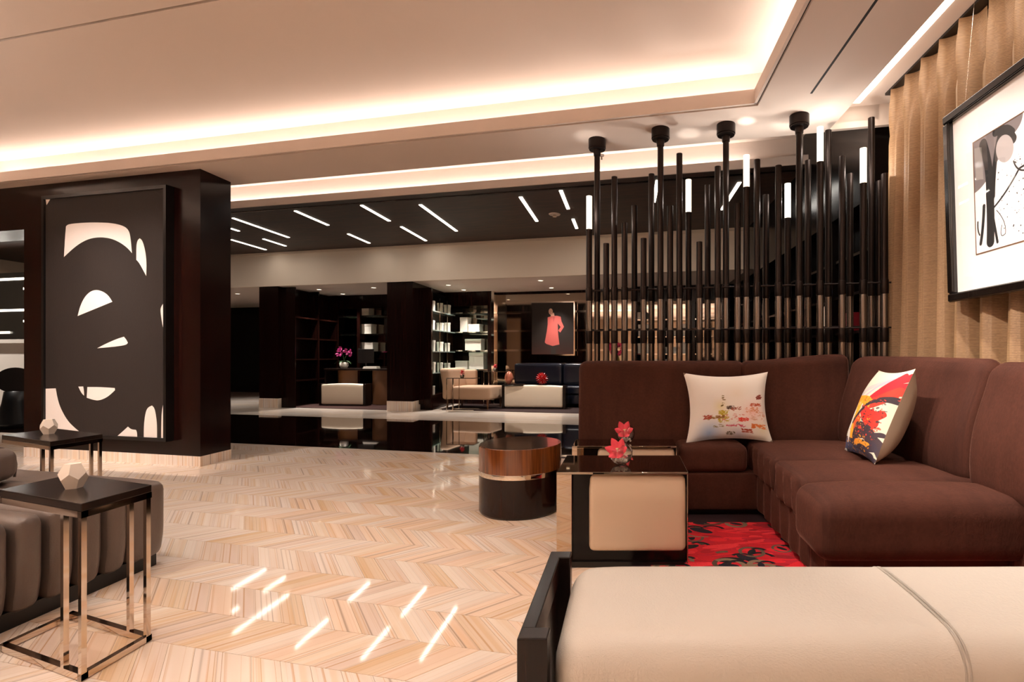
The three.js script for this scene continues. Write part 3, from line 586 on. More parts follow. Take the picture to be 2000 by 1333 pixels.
// ---- large black and white painting on the picture wall
{
  const o = thing('framed_painting', 'tall black and white abstract painting in black frame on the dark wall', 'painting', slanted(-4.593, 0, 4.02).toArray(), -ALONG);
  const Wd = 1.59 * Math.hypot(1, SLANT), y0 = 0.28, y1 = 2.76;
  const shapes = [[[0, 0], [0.042, 0], [0.008, 0.024]], [[0.18, 0.121], [0.201, 0.112], [0.33, 0.111], [0.445, 0.114], [0.578, 0.122], [0.671, 0.137], [0.713, 0.157], [0.726, 0.189], [0.737, 0.251], [0.698, 0.227], [0.633, 0.202], [0.559, 0.184], [0.464, 0.176], [0.369, 0.181], [0.272, 0.205], [0.162, 0.251], [0.172, 0.166]],
    [[0.772, 0.222], [0.781, 0.2], [0.799, 0.192], [0.821, 0.201], [0.844, 0.242], [0.855, 0.291], [0.852, 0.347], [0.817, 0.313], [0.792, 0.29], [0.772, 0.279]], [[0.281, 0.503], [0.303, 0.461], [0.34, 0.424], [0.388, 0.401], [0.441, 0.394], [0.502, 0.404], [0.546, 0.422], [0.576, 0.447]],
    [[0.447, 0.639], [0.521, 0.62], [0.615, 0.6], [0.671, 0.592], [0.689, 0.602], [0.704, 0.617], [0.689, 0.626], [0.596, 0.633]], [[1.01, 0.443], [0.975, 0.468], [0.963, 0.483], [0.972, 0.523], [0.986, 0.563], [1.01, 0.586]],
    [[0.287, 0.8], [0.33, 0.799], [0.336, 0.817], [0.338, 0.838], [0.315, 0.828]], [[0.365, 0.801], [0.464, 0.8], [0.596, 0.803], [0.598, 0.812], [0.559, 0.831], [0.521, 0.845], [0.464, 0.857], [0.417, 0.855], [0.359, 0.846]],
    [[-0.01, 0.812], [0.09, 0.809], [0.106, 0.853], [0.134, 0.895], [0.193, 0.945], [0.262, 0.977], [0.357, 1.01], [-0.01, 1.01]], [[0.596, 1.01], [0.656, 0.983], [0.704, 0.96], [0.73, 0.971], [0.77, 0.972], [0.779, 0.984], [0.779, 1.01]],
    [[0.832, 1.01], [0.833, 0.945], [0.848, 0.895], [0.868, 0.878], [0.898, 0.871], [0.918, 0.881], [0.931, 0.914], [0.938, 0.95], [0.938, 1.01]], [[0.97, 1.01], [0.972, 0.904], [0.984, 0.864], [1.01, 0.841], [1.01, 1.01]]];
  const art = drawing(1000, 1520, (c, w, h) => {
    c.fillStyle = '#20150f'; c.fillRect(0, 0, w, h);
    c.fillStyle = '#f0e4dd';
    for (const s of shapes) {
      c.beginPath();
      const at = (i) => s[(i + s.length) % s.length], mid = (a, b) => [(a[0] + b[0]) / 2 * w, (a[1] + b[1]) / 2 * h];
      c.moveTo(...mid(at(0), at(1)));
      for (let i = 1; i <= s.length; i++) {      // corners stay sharp where the outline turns hard
        const a = at(i - 1), b = at(i), d = at(i + 1), turn = Math.abs(Math.atan2((b[1] - a[1]) * 1.5, b[0] - a[0]) - Math.atan2((d[1] - b[1]) * 1.5, d[0] - b[0])), t = Math.min(turn, Math.PI * 2 - turn);
        if (t > 0.75) { c.lineTo(b[0] * w, b[1] * h); c.lineTo(...mid(b, d)); } else c.quadraticCurveTo(b[0] * w, b[1] * h, ...mid(b, d));
      }
      c.fill();
    }
  });
  mesh('canvas', new THREE.PlaneGeometry(Wd, y1 - y0).translate(-Wd / 2, (y0 + y1) / 2, 0.038), std({ map: art, roughness: 0.75, bumpMap: fineBump, bumpScale: 0.0008 }), o);
  const F = 0.035;
  for (const b of [[-Wd - F, F, y0 - F, y0], [-Wd - F, F, y1, y1 + F], [-Wd - F, -Wd, y0, y1], [0, F, y0, y1]]) mesh('frame_bar', bx(b[0], b[1], b[2], b[3], -0.02, 0.055), M.black, o);
  mesh('backing', bx(-Wd, 0, y0, y1, -0.02, 0.034), M.black, o);
}

// ================================================================ LOUNGE FURNITURE (right)
// rug
{
  const map = drawing(1024, 1024, (c, w, h) => {
    c.fillStyle = '#d01020'; c.fillRect(0, 0, w, h);
    for (let i = 0; i < 420; i++) { c.fillStyle = ['#e81c28', '#b80c1c', '#f03038', '#c8142a', '#a0101c'][Math.floor(rnd() * 5)]; c.beginPath(); c.ellipse(rnd() * w, rnd() * h, 20 + 60 * rnd(), 4 + 16 * rnd(), rnd() * 0.8 - 0.4, 0, 7); c.fill(); }
    for (let i = 0; i < 70; i++) {
      const x = rnd() * w, y = rnd() * h, r = 22 + 34 * rnd();
      c.strokeStyle = ['#6b5440', '#8a7358', '#54402e'][i % 3]; c.lineWidth = 8 + 12 * rnd(); c.beginPath(); c.arc(x, y, r * 1.5, rnd() * 6, rnd() * 6 + 1.4); c.stroke();
      c.fillStyle = ['#0e0a10', '#1a1220', '#2a1a14'][i % 3]; c.beginPath(); c.ellipse(x, y, r, r * 0.45, rnd() * 3, 0, 7); c.fill();
      c.strokeStyle = '#0e0a10'; c.lineWidth = 14; c.beginPath(); c.arc(x + r, y + 10, r * 0.9, 0.2, 2.4); c.stroke();
    }
    for (let i = 0; i < 5000; i++) { c.fillStyle = rnd() < 0.5 ? 'rgba(255,80,70,0.25)' : 'rgba(40,0,0,0.25)'; c.fillRect(rnd() * w, rnd() * h, 3, 2); }
  });
  const o = thing('rug', 'red poppy patterned rug with dark maroon border under the sofa', 'rug');
  mesh('border', rbx(0.02, 1.95, 0.0005, 0.012, -3.7, -1.7, 0.004), std({ color: 0x2a0d12, roughness: 0.95 }), o);
  const field = bx(0.12, 1.85, 0.004, 0.0135, -3.27, -1.8);
  { const p = field.attributes.position, u = field.attributes.uv; for (let i = 0; i < p.count; i++) u.setXY(i, p.getX(i) / 1.5, p.getZ(i) / 1.5); }
  map.wrapS = map.wrapT = THREE.RepeatWrapping;
  mesh('pattern_field', field, std({ map, roughness: 0.95, bumpMap: fineBump, bumpScale: 0.003 }), o);
}
// sectional sofa
{
  const o = thing('sectional_sofa', 'brown velvet corner sofa with loose seat and back cushions', 'sofa', [0, 0, 0]);
  const fold = (v, k, a) => a * (noise(v.x * k, v.y * 1.5, 0, 3) - 0.5);
  mesh('plinth', merge([bx(0.4, 0.95, 0.012, 0.07, -3.8, -3.46), bx(0.95, 1.85, 0.012, 0.07, -3.7, -2.28)]), M.black, o);
  mesh('base', soft(0.345, 0.92, 0.05, 0.305, -3.8, -3.4, 0.015, (v) => { v.z += 0.004 * noise(v.x * 6, v.y * 12); }, [16, 10, 8]), M.velvet, o);
  mesh('base', soft(0.875, 1.9, 0.05, 0.3, -3.72, -2.2, 0.03, (v) => { v.x += 0.008 * Math.sin(v.z * 38) * smooth(1.0, 0.88, v.x) + 0.01 * (noise(v.z * 9, v.y * 3) - 0.5); }, [12, 10, 60]), M.velvet, o);
  const puff = (cx, cz, hx, hz, top, a) => (v) => { const k = Math.max(0, 1 - ((v.x - cx) / hx) ** 2) * Math.max(0, 1 - ((v.z - cz) / hz) ** 2); if (v.y > top - 0.06) v.y += a * k + 0.004 * (noise(v.x * 7, v.z * 7) - 0.5); };
  mesh('seat_cushion', soft(0.345, 0.815, 0.308, 0.487, -3.72, -3.385, 0.045, puff(0.58, -3.55, 0.24, 0.17, 0.487, 0.02), [20, 12, 14]), M.velvet, o);
  const gather = (f) => (v) => { v.x += 0.012 * Math.sin(v.z * 46 + v.y * 9) * smooth(1.0, 0.86, v.x) * smooth(0.5, 0.4, v.y); f(v); };
  mesh('seat_cushion', soft(0.855, 1.74, 0.29, 0.487, -3.72, -2.962, 0.04, gather(puff(1.25, -3.3, 0.45, 0.36, 0.487, 0.022)), [26, 12, 30]), M.velvet, o);
  mesh('seat_cushion', soft(0.85, 1.74, 0.28, 0.487, -2.95, -2.462, 0.04, gather(puff(1.25, -2.7, 0.45, 0.25, 0.487, 0.024)), [26, 12, 24]), M.velvet, o);
  mesh('seat_cushion', soft(0.80, 1.76, 0.215, 0.487, -2.452, -2.10, 0.075, puff(1.25, -2.3, 0.48, 0.2, 0.487, 0.026), [30, 16, 18]), M.velvet, o);
  // back slabs that face the camera
  mesh('back_cushion', soft(-0.362, 0.87, 0.05, 1.06, -3.92, -3.64, 0.06, (v) => { const t = smooth(0.4, 1.1, v.y); v.z -= 0.05 * t; v.z += fold(v, 9, 0.055) * smooth(-3.72, -3.62, v.z); v.y -= 0.012 * Math.max(0, -v.x - 0.2); }, [60, 36, 8]), M.velvet, o);
  mesh('back_cushion', soft(0.84, 1.62, 0.43, 1.085, -3.8, -3.6, 0.06, (v) => { const t = smooth(0.5, 1.1, v.y); v.z -= 0.04 * t; v.y += t * (0.05 * smooth(0.84, 1.6, v.x) - 0.025); v.z += fold(v, 5, 0.02); }, [36, 24, 10]), M.velvet, o);
  // back cushions along the curtains
  const lean = (v) => { const t = smooth(0.45, 1.1, v.y); v.x += 0.1 * t - 0.03 * Math.sin(Math.PI * clamp((v.y - 0.45) / 0.6, 0, 1)) * smooth(1.85, 1.66, v.x) + 0.012 * (noise(v.z * 5, v.y * 4, 0, 7) - 0.5); };
  mesh('back_cushion', soft(1.66, 1.81, 0.44, 1.085, -3.62, -2.49, 0.075, (v) => { lean(v); const d = -v.z; if (d > 3.05) v.x -= 0.55 * (d - 3.05) ** 2; v.y += 0.01 * smooth(2.5, 3.4, d); }, [12, 30, 48]), M.velvet, o);
  mesh('back_cushion', soft(1.655, 1.81, 0.43, 1.07, -2.475, -1.62, 0.075, lean, [12, 30, 40]), M.velvet, o);
  mesh('back_frame', soft(1.85, 1.91, 0.05, 0.98, -3.7, -1.6, 0.03, null, [6, 10, 20]), M.velvet, o);
  mesh('base', soft(1.66, 1.9, 0.05, 0.43, -2.2, -1.62, 0.03, null, [8, 8, 12]), M.velvet, o);
}
// scatter cushions
function pillowHalf(w, h, t, side, sag = 0.1) {
  const N = 28, pos = [], uv = [], idx = [];
  for (let j = 0; j <= N; j++) for (let i = 0; i <= N; i++) {
    const u = 2 * i / N - 1, v = 2 * j / N - 1, k = Math.pow(Math.max(0, 1 - u ** 4), 0.6) * Math.pow(Math.max(0, 1 - v ** 4), 0.6);
    pos.push(w / 2 * u * (1 - sag * (1 - v * v)), h / 2 * v * (1 - sag * (1 - u * u)), side * (t * k * (0.55 + 0.45 * (1 - 0.5 * (u * u + v * v))) + 0.006 * k * (noise(u * 3 + 5, v * 3) - 0.5)));
    uv.push((u + 1) / 2, (v + 1) / 2);
    if (i < N && j < N) { const a = j * (N + 1) + i, b = a + 1, c = a + N + 1; side > 0 ? idx.push(a, b, c + 1, a, c + 1, c) : idx.push(a, c + 1, b, a, c, c + 1); }
  }
  const g = new THREE.BufferGeometry();
  g.setAttribute('position', new THREE.Float32BufferAttribute(pos, 3)); g.setAttribute('uv', new THREE.Float32BufferAttribute(uv, 2)); g.setIndex(idx); g.computeVertexNormals();
  return g;
}
{
  const blot = (c, w, h, x, y, s, col, n, flat = 0.5) => { c.fillStyle = col; for (let i = 0; i < n; i++) { c.globalAlpha = 0.35 + 0.6 * rnd(); c.beginPath(); c.ellipse((x + (rnd() - 0.5) * s * 2) * w, (y + (rnd() - 0.5) * s * flat * 2) * h, (0.004 + 0.022 * rnd()) * w, (0.003 + 0.009 * rnd()) * h, rnd() * 1.2 - 0.6, 0, 7); c.fill(); } c.globalAlpha = 1; };
  const one = drawing(768, 640, (c, w, h) => {
    c.fillStyle = '#efe5da'; c.fillRect(0, 0, w, h);
    const wash = (x, y, r, col) => { const g = c.createRadialGradient(x * w, y * h, 0, x * w, y * h, r * w); g.addColorStop(0, col); g.addColorStop(1, 'rgba(240,230,220,0)'); c.fillStyle = g; c.fillRect(0, 0, w, h); };
    wash(0.25, 0.9, 0.3, 'rgba(150,178,215,0.95)'); wash(0.6, 0.95, 0.25, 'rgba(190,190,215,0.6)'); wash(0.8, 0.6, 0.3, 'rgba(240,188,176,0.9)'); wash(0.6, 0.3, 0.3, 'rgba(236,218,196,0.7)'); wash(0.38, 0.5, 0.16, 'rgba(228,214,150,0.7)'); wash(0.9, 0.85, 0.2, 'rgba(232,216,180,0.8)');
    blot(c, w, h, 0.42, 0.66, 0.06, '#b8a020', 90, 1.5); blot(c, w, h, 0.3, 0.67, 0.12, '#8a5a20', 50, 0.22); blot(c, w, h, 0.22, 0.66, 0.05, '#a03a24', 30, 0.5);
    blot(c, w, h, 0.52, 0.52, 0.05, '#4a3424', 40, 0.5); blot(c, w, h, 0.58, 0.54, 0.06, '#a0503a', 26, 0.4); blot(c, w, h, 0.67, 0.71, 0.06, '#d8301c', 60, 0.4); blot(c, w, h, 0.9, 0.37, 0.03, '#7c2a1a', 40, 0.9);
    blot(c, w, h, 0.85, 0.48, 0.07, '#c05030', 36, 0.25); blot(c, w, h, 0.8, 0.56, 0.09, '#d88a60', 40, 0.4); blot(c, w, h, 0.86, 0.8, 0.09, '#e0702a', 70, 0.35); blot(c, w, h, 0.7, 0.88, 0.06, '#a43c22', 40, 0.4); blot(c, w, h, 0.58, 0.8, 0.13, '#d05a6a', 30, 0.15);
    blot(c, w, h, 0.5, 0.92, 0.05, '#5c4c34', 20, 0.4); blot(c, w, h, 0.86, 0.65, 0.1, '#d8a488', 40, 0.6); blot(c, w, h, 0.42, 0.42, 0.02, '#6a5020', 10, 5); blot(c, w, h, 0.55, 0.68, 0.14, '#d89080', 30, 0.4); blot(c, w, h, 0.35, 0.8, 0.06, '#7a6a3c', 10, 0.3);
  });
  const two = drawing(640, 704, (c, w, h) => {
    c.fillStyle = '#c8bfa8'; c.fillRect(0, 0, w, h);
    const stroke = (lw, col, pts) => { c.lineCap = 'round'; c.strokeStyle = col; for (let k = 0; k < 7; k++) { c.lineWidth = lw * (0.2 + 0.4 * rnd()) * w; c.beginPath(); c.moveTo((pts[0][0] + (rnd() - 0.5) * lw) * w, (pts[0][1] + (rnd() - 0.5) * lw) * h); c.quadraticCurveTo((pts[1][0] + (rnd() - 0.5) * lw) * w, (pts[1][1] + (rnd() - 0.5) * lw) * h, (pts[2][0] + (rnd() - 0.5) * lw) * w, (pts[2][1] + (rnd() - 0.5) * lw) * h); c.stroke(); } };
    stroke(0.08, '#b9a9a4', [[0.2, 0.4], [0.4, 0.18], [0.8, 0.16]]); stroke(0.05, '#d89aa4', [[0.4, 0.36], [0.6, 0.2], [0.9, 0.12]]);
    stroke(0.16, '#c81420', [[0.62, 0.4], [0.8, 0.25], [0.98, 0.14]]); stroke(0.14, '#e0301a', [[0.6, 0.44], [0.85, 0.4], [0.98, 0.3]]);
    stroke(0.12, '#e89018', [[0.08, 0.42], [0.3, 0.36], [0.6, 0.42]]); stroke(0.14, '#f0a020', [[0.3, 0.5], [0.3, 0.65], [0.35, 0.85]]); stroke(0.2, '#cc2414', [[0.6, 0.55], [0.75, 0.6], [0.9, 0.62]]); stroke(0.15, '#e05018', [[0.45, 0.6], [0.6, 0.7], [0.5, 0.8]]);
    stroke(0.07, '#2e1c22', [[0.3, 0.68], [0.55, 0.42], [0.98, 0.36]]); stroke(0.2, '#38242a', [[0.5, 0.78], [0.75, 0.72], [0.95, 0.8]]); stroke(0.16, '#332430', [[0.1, 0.95], [0.5, 0.96], [0.95, 0.92]]); stroke(0.1, '#4a4660', [[0.05, 0.9], [0.3, 0.98], [0.7, 1]]);
    stroke(0.06, '#e08a20', [[0.5, 0.9], [0.7, 0.84], [0.85, 0.88]]); stroke(0.05, '#efe0da', [[0.22, 0.55], [0.24, 0.75], [0.26, 0.88]]); stroke(0.08, '#d8b890', [[0.1, 0.55], [0.12, 0.7], [0.12, 0.8]]); stroke(0.04, '#c82018', [[0.75, 0.5], [0.85, 0.55], [0.9, 0.5]]);
    blot(c, w, h, 0.7, 0.6, 0.25, '#e83018', 120, 1); blot(c, w, h, 0.7, 0.65, 0.25, '#2a1a20', 90, 1); blot(c, w, h, 0.5, 0.8, 0.3, '#f09a28', 80, 0.7); blot(c, w, h, 0.3, 0.95, 0.3, '#5c6a90', 50, 0.2);
  });
  const a = thing('scatter_cushion', 'white cushion with small splashes of colour on the dark sofa', 'cushion', [0.705, 0.735, -3.545], 0, 'scatter cushions');
  a.rotation.set(-0.2, 0.02, 0.015);
  mesh('front_panel', pillowHalf(0.61, 0.5, 0.075, 1, 0.13), std({ map: one, roughness: 0.75, bumpMap: fineBump, bumpScale: 0.0006 }), a);
  mesh('back_panel', pillowHalf(0.61, 0.5, 0.06, -1, 0.13), M.linen, a);
  const b = thing('scatter_cushion', 'cushion with orange, red and plum brushwork leaning on the right back', 'cushion', [1.46, 0.76, -2.94], 0, 'scatter cushions');
  b.rotation.order = 'YXZ'; b.rotation.set(-0.4, -Math.PI / 2 - 0.12, 0.05);
  mesh('front_panel', pillowHalf(0.5, 0.56, 0.085, 1, 0.08), std({ map: two, roughness: 0.75, bumpMap: fineBump, bumpScale: 0.0006 }), b);
  mesh('back_panel', pillowHalf(0.5, 0.56, 0.15, -1, 0.08), M.linen, b);
}
// polished steel box tables
{
  const boxTable = (label, x0, x1, d0, d1, h) => {
    const o = thing('box_table', label, 'table', [(x0 + x1) / 2, 0, -(d0 + d1) / 2], 0, 'polished box tables');
    const w = (x1 - x0) / 2, q = (d1 - d0) / 2;
    mesh('side_panel', rbx(-w, -w + 0.078, 0.03, h - 0.012, -q, q, 0.002), M.polishedSteel, o);
    mesh('side_panel', rbx(w - 0.006, w, 0.03, h - 0.012, -q, q, 0.002), M.polishedSteel, o);
    mesh('back_panel', bx(-w + 0.078, w - 0.006, 0.03, h - 0.012, -q, -q + 0.012), M.polishedSteel, o);
    mesh('inner_case', bx(-w + 0.078, w - 0.006, 0.03, h - 0.012, -q + 0.012, q - 0.035), M.darkPanel, o);
    mesh('plinth', bx(-w + 0.02, w - 0.02, 0, 0.03, -q + 0.02, q - 0.02), M.black, o);
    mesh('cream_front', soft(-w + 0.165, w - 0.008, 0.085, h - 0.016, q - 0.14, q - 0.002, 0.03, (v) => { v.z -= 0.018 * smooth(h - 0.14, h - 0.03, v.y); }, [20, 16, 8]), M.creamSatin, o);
    mesh('top', rbx(-w, w, h - 0.012, h, -q, q, 0.002), M.mirror, o);
  };
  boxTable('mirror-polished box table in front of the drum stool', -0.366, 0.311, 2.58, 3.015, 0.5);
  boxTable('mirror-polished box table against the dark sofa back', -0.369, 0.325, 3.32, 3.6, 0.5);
}
// orchid bowls
function petalGeometry(l, w, curl) {
  const N = 8, pos = [], idx = [], uv = [];
  for (let j = 0; j <= N; j++) for (let i = 0; i <= 4; i++) {
    const t = j / N, s = i / 2 - 1, ww = w * Math.sin(Math.PI * Math.pow(t, 0.75)) ** 0.8 + 0.001;
    pos.push(s * ww / 2, l * t * Math.cos(curl * t), l * t * Math.sin(curl * t) - 0.25 * ww * s * s); uv.push(s, t);
    if (j < N && i < 4) { const a = j * 5 + i; idx.push(a, a + 1, a + 5, a + 1, a + 6, a + 5); }
  }
  const g = new THREE.BufferGeometry();
  g.setAttribute('position', new THREE.Float32BufferAttribute(pos, 3)); g.setAttribute('uv', new THREE.Float32BufferAttribute(uv, 2)); g.setIndex(idx); g.computeVertexNormals();
  return g;
}
M.petal.side = M.petalPink.side = M.petalMagenta.side = M.petalHeart.side = M.leaf.side = THREE.DoubleSide;
function orchidBowl(label, x, y, z, s = 1, turn = 0) {
  const o = thing('orchid_bowl', label, 'flower bowl', [x, y, z], turn, 'orchids in tilted glass bowls');
  o.scale.setScalar(s);
  const R = 0.064, pts = []; for (let i = 0; i <= 22; i++) { const a = -Math.PI / 2 + i / 22 * 2.45; pts.push([Math.max(0.0005, R * Math.cos(a)), R * Math.sin(a)]); }
  const inner = pts.map(([a, b]) => [Math.max(0.0005, a * 0.93), b * 0.93]).reverse();
  mesh('glass_bowl', lathe([...pts, ...inner], 36).rotateZ(0.45).rotateX(0.35).translate(0, R, 0), M.bowlGlass, o);
  const pebbles = []; for (let i = 0; i < 22; i++) pebbles.push(new THREE.IcosahedronGeometry(0.006 + 0.004 * rnd(), 0).translate((rnd() - 0.5) * 0.06, 0.016 + 0.012 * rnd(), (rnd() - 0.5) * 0.06));
  mesh('pebbles', merge(pebbles), M.whiteCeramic, o).userData.kind = 'stuff';
  for (let i = 0; i < 6; i++) {
    const g = petalGeometry(0.074, 0.046, 0.25).rotateX(0.3).rotateZ(i / 6 * Math.PI * 2 + 0.4);
    const m = mesh('petal', g, M.petal, o); m.position.set(-0.018, 0.085, 0.03); m.rotation.set(-0.55, -0.25, 0);
  }
  for (let i = 0; i < 3; i++) { const m = mesh('petal', petalGeometry(0.026, 0.022, 0.9).rotateX(0.9).rotateZ(i * 2.1), M.petalHeart, o); m.position.set(-0.016, 0.088, 0.042); m.rotation.set(-0.5, -0.2, 0); }
  return o;
}
orchidBowl('red orchid in a glass bowl on the front box table', -0.037, 0.5, -2.76);
orchidBowl('red orchid in a glass bowl on the table by the sofa back', -0.015, 0.5, -3.46, 1, 0.25);
// drum stool
{
  const o = thing('drum_table', 'round drum table of glossy striped wood with a steel band', 'table', [-0.771, 0, -3.617]);
  const R = 0.29, H = 0.472;
  const wrap = (g) => { const u = g.attributes.uv; for (let i = 0; i < u.count; i++) u.setXY(i, u.getX(i) * 1.82, u.getY(i) * 0.3); return g; };
  mesh('lower_drum', wrap(lathe([[0.001, 0], [R - 0.01, 0], [R - 0.004, 0.012], [R, 0.018], [R, 0.268]], 72)), phys({ map: woodMap([20, 9, 6], [44, 22, 15], 1, 1), roughness: 0.12, specularIntensity: 0.7 }), o);
  mesh('steel_band', lathe([[R, 0.268], [R + 0.002, 0.269], [R + 0.002, 0.299], [R, 0.3]], 72), M.chrome, o);
  mesh('upper_drum', wrap(lathe([[R, 0.3], [R, H - 0.006], [R - 0.005, H]], 72)), phys({ map: woodMap([72, 36, 15], [150, 84, 38], 1, 1), roughness: 0.14, clearcoat: 0.7, clearcoatRoughness: 0.03 }), o);
  mesh('top', cyl(R - 0.005, R - 0.005, 0.004, 72, 0, H - 0.0035, 0), phys({ map: woodMap([44, 26, 18], [78, 50, 36], 1, 1), roughness: 0.16, clearcoat: 0.5, clearcoatRoughness: 0.05 }), o);
}
// cream leather bench in the foreground
{
  const o = thing('leather_bench', 'long cream leather bench with dark wood end frames in the foreground', 'bench', [0, 0, 0]);
  mesh('cushion', soft(-0.172, 1.72, 0.1, 0.452, -1.588, -1.125, 0.075, (v) => { if (v.y > 0.36) v.y += 0.012 * Math.max(0, 1 - ((v.z + 1.36) / 0.23) ** 2) * smooth(-0.17, 0.0, v.x) + 0.003 * (noise(v.x * 4, v.z * 5) - 0.5); }, [70, 20, 26]), M.creamLeather, o);
  const seamY = (z) => 0.4535 + 0.012 * Math.max(0, 1 - ((z + 1.36) / 0.23) ** 2);
  for (const dx of [0, 0.011]) mesh('seam', tube([[0.76 + dx, 0.33, -1.123], [0.76 + dx, 0.39, -1.128], [0.758 + dx, 0.436, -1.148], [0.757 + dx, 0.4555, -1.19], [0.756 + dx, seamY(-1.28) + 0.0002, -1.28], [0.756 + dx, seamY(-1.4) + 0.0002, -1.4], [0.758 + dx, 0.456, -1.52], [0.76 + dx, 0.432, -1.567], [0.76 + dx, 0.38, -1.587]], 0.0032, 8), M.creamLeather, o);
  for (const s of [0, 1]) {
    const X = (a) => (s ? 1.545 - a : a), end = (a, b, ...r) => rbx(Math.min(X(a), X(b)), Math.max(X(a), X(b)), ...r);
    mesh('rail', end(-0.247, -0.212, 0.4, 0.47, -1.57, -1.16, 0.004), M.blackWood, o);
    mesh('end_panel', end(-0.24, -0.218, 0.08, 0.4, -1.57, -1.16, 0.003), M.blackWood, o);
    mesh('post', end(-0.247, -0.179, 0, 0.47, -1.165, -1.115, 0.004), M.blackWood, o);
    mesh('post', end(-0.247, -0.179, 0, 0.47, -1.615, -1.565, 0.004), M.blackWood, o);
  }
}
// ================================================================ LOUNGE FURNITURE (left)
// these pieces stand askew: their cross edges run back to the left
const askew = (k) => new THREE.Matrix4().set(1, 0, 0, 0, 0, 1, 0, 0, k, 0, 1, 0, 0, 0, 0, 1);
function sideTable(label, x, d, w, q, h, k) {      // x, d = near right corner
  const o = thing('side_table', label, 'side table', [x, 0, -d], 0, 'chrome side tables');
  const A = askew(k), b = (...r) => bx(...r).applyMatrix4(A), t = 0.022;
  mesh('top', rbx(-w, 0, h - 0.028, h, -q, 0, 0.003).applyMatrix4(A), M.blackWood, o);
  mesh('top_frame', merge([b(-w, 0, h - 0.05, h - 0.028, -t, 0), b(-w, 0, h - 0.05, h - 0.028, -q, -q + t), b(-t, 0, h - 0.05, h - 0.028, -q, 0), b(-w, -w + t, h - 0.05, h - 0.028, -q, 0)]), M.bronzeChrome, o);
  mesh('base_frame', merge([b(-w, 0, 0.004, 0.026, -t, 0), b(-w, 0, 0.004, 0.026, -q, -q + t), b(-t, 0, 0.004, 0.026, -q, 0), b(-w, -w + t, 0.004, 0.026, -q, 0)]), M.bronzeChrome, o);
  for (const [lx, lz] of [[0, 0], [0, -q + t], [-0.1, 0], [-0.1, -q + t]]) mesh('leg', b(lx - t * 0.8, lx, 0.026, h - 0.05, lz - t * 0.8, lz), M.bronzeChrome, o);
  for (const [lx, lz] of [[-0.03, -0.01], [-w + 0.02, -0.01], [-0.03, -q + 0.01], [-w + 0.02, -q + 0.01]]) mesh('pad', cyl(0.008, 0.008, 0.005, 10, lx, 0, lz + k * lx), M.black, o);
  return o;
}
sideTable('chrome side table with dark top nearest the camera, leather ottoman behind', -1.835, 1.685, 0.5, 0.25, 0.602, 0.355);
sideTable('chrome side table with dark top behind the leather ottoman', -3.337, 2.9, 0.59, 0.29, 0.602, 0.42);
{
  const ball = (label, x, z, r, turn) => {
    const g = new THREE.DodecahedronGeometry(r), n = new THREE.Vector3(0, 0.8506508, 0.5257311);      // rests on one of its faces
    g.applyQuaternion(new THREE.Quaternion().setFromUnitVectors(n, new THREE.Vector3(0, -1, 0))); g.rotateY(turn);
    g.scale(0.76, 1.1, 0.76); g.computeBoundingBox(); g.translate(0, -g.boundingBox.min.y, 0);
    const o = thing('faceted_ornament', label, 'ornament', [x, 0.602, z], 0, 'twelve-sided ornaments');
    mesh('body', g, M.whiteCeramic, o);
  };
  ball('white twelve-sided ornament on the near chrome table', -2.083, -1.885, 0.053, 0.55);
  ball('white twelve-sided ornament on the far chrome table', -3.68, -3.19, 0.053, 0.2);
}
// channelled leather ottoman with back cushion
{
  const o = thing('leather_ottoman', 'brown leather daybed with deep vertical channels and loose back cushion', 'daybed', [-2.44, 0, -2.66]);
  const A = askew(0.25);
  mesh('plinth', bx(-1.9, -0.04, 0, 0.07, 0.03, 2.4).applyMatrix4(A), M.black, o);
  for (let i = 0; i < 16; i++) {      // rolls that run over the top and down the front; the end one is wider
    const pitch = i ? 0.118 : 0.2, z0 = i ? 0.2 + (i - 1) * 0.118 : 0, g = soft(-1.9, 0, 0.055, 0.44, z0 + 0.001, z0 + pitch - 0.001, 0.045, (v) => {
      const t = 2 * (v.z - z0) / pitch - 1, k = 1 - t * t; v.x += 0.014 * k * smooth(-0.2, 0, v.x); v.y += 0.01 * k * smooth(0.3, 0.44, v.y) + 0.004 * (noise(v.x * 4, v.z * 6) - 0.5); v.x -= 0.02 * smooth(0.2, 0.05, v.y) * smooth(-0.3, 0, v.x);
    }, [24, 12, 12]);
    mesh('channel', g.applyMatrix4(A), M.brownLeather, o);
  }
  mesh('back_cushion', soft(-1.6, -0.7, 0.452, 0.625, 0.05, 0.8, 0.06, (v) => { v.y += 0.012 * Math.sin((v.x + 1.6) * 3); }, [30, 12, 20]), M.brownLeather, o);
  mesh('piping', tube([[-0.74, 0.47, 0.058], [-0.742, 0.54, 0.05], [-0.745, 0.6, 0.07], [-0.748, 0.634, 0.12], [-0.748, 0.636, 0.4], [-0.748, 0.632, 0.72]], 0.005, 8), M.brownLeather, o);
}

// uplighter floor lamps behind the camera
for (const [x, z] of [[-2.2, 0.9], [-4.4, 0.2], [-6.2, -1.4]]) {
  const o = thing('floor_lamp', 'bronze uplighter floor lamp standing out of view behind the seats', 'lamp', [x, 0, z], 0, 'uplighter floor lamps');
  mesh('base', cyl(0.14, 0.15, 0.025, 32), M.gunmetal, o);
  mesh('pole', cyl(0.012, 0.012, 1.7, 12, 0, 0.025, 0), M.gunmetal, o);
  mesh('bowl', lathe([[0.012, 1.7], [0.06, 1.71], [0.15, 1.78], [0.155, 1.79], [0.148, 1.785], [0.055, 1.72], [0.001, 1.715]], 32), M.gunmetal, o);
  mesh('bulb', new THREE.SphereGeometry(0.03, 16, 12).translate(0, 1.76, 0), M.bulb, o);
  spotLight([x, 1.765, z], [x, 3.2, z], LAMP.torch, 1.25, 0.6, WARM, 3);
}
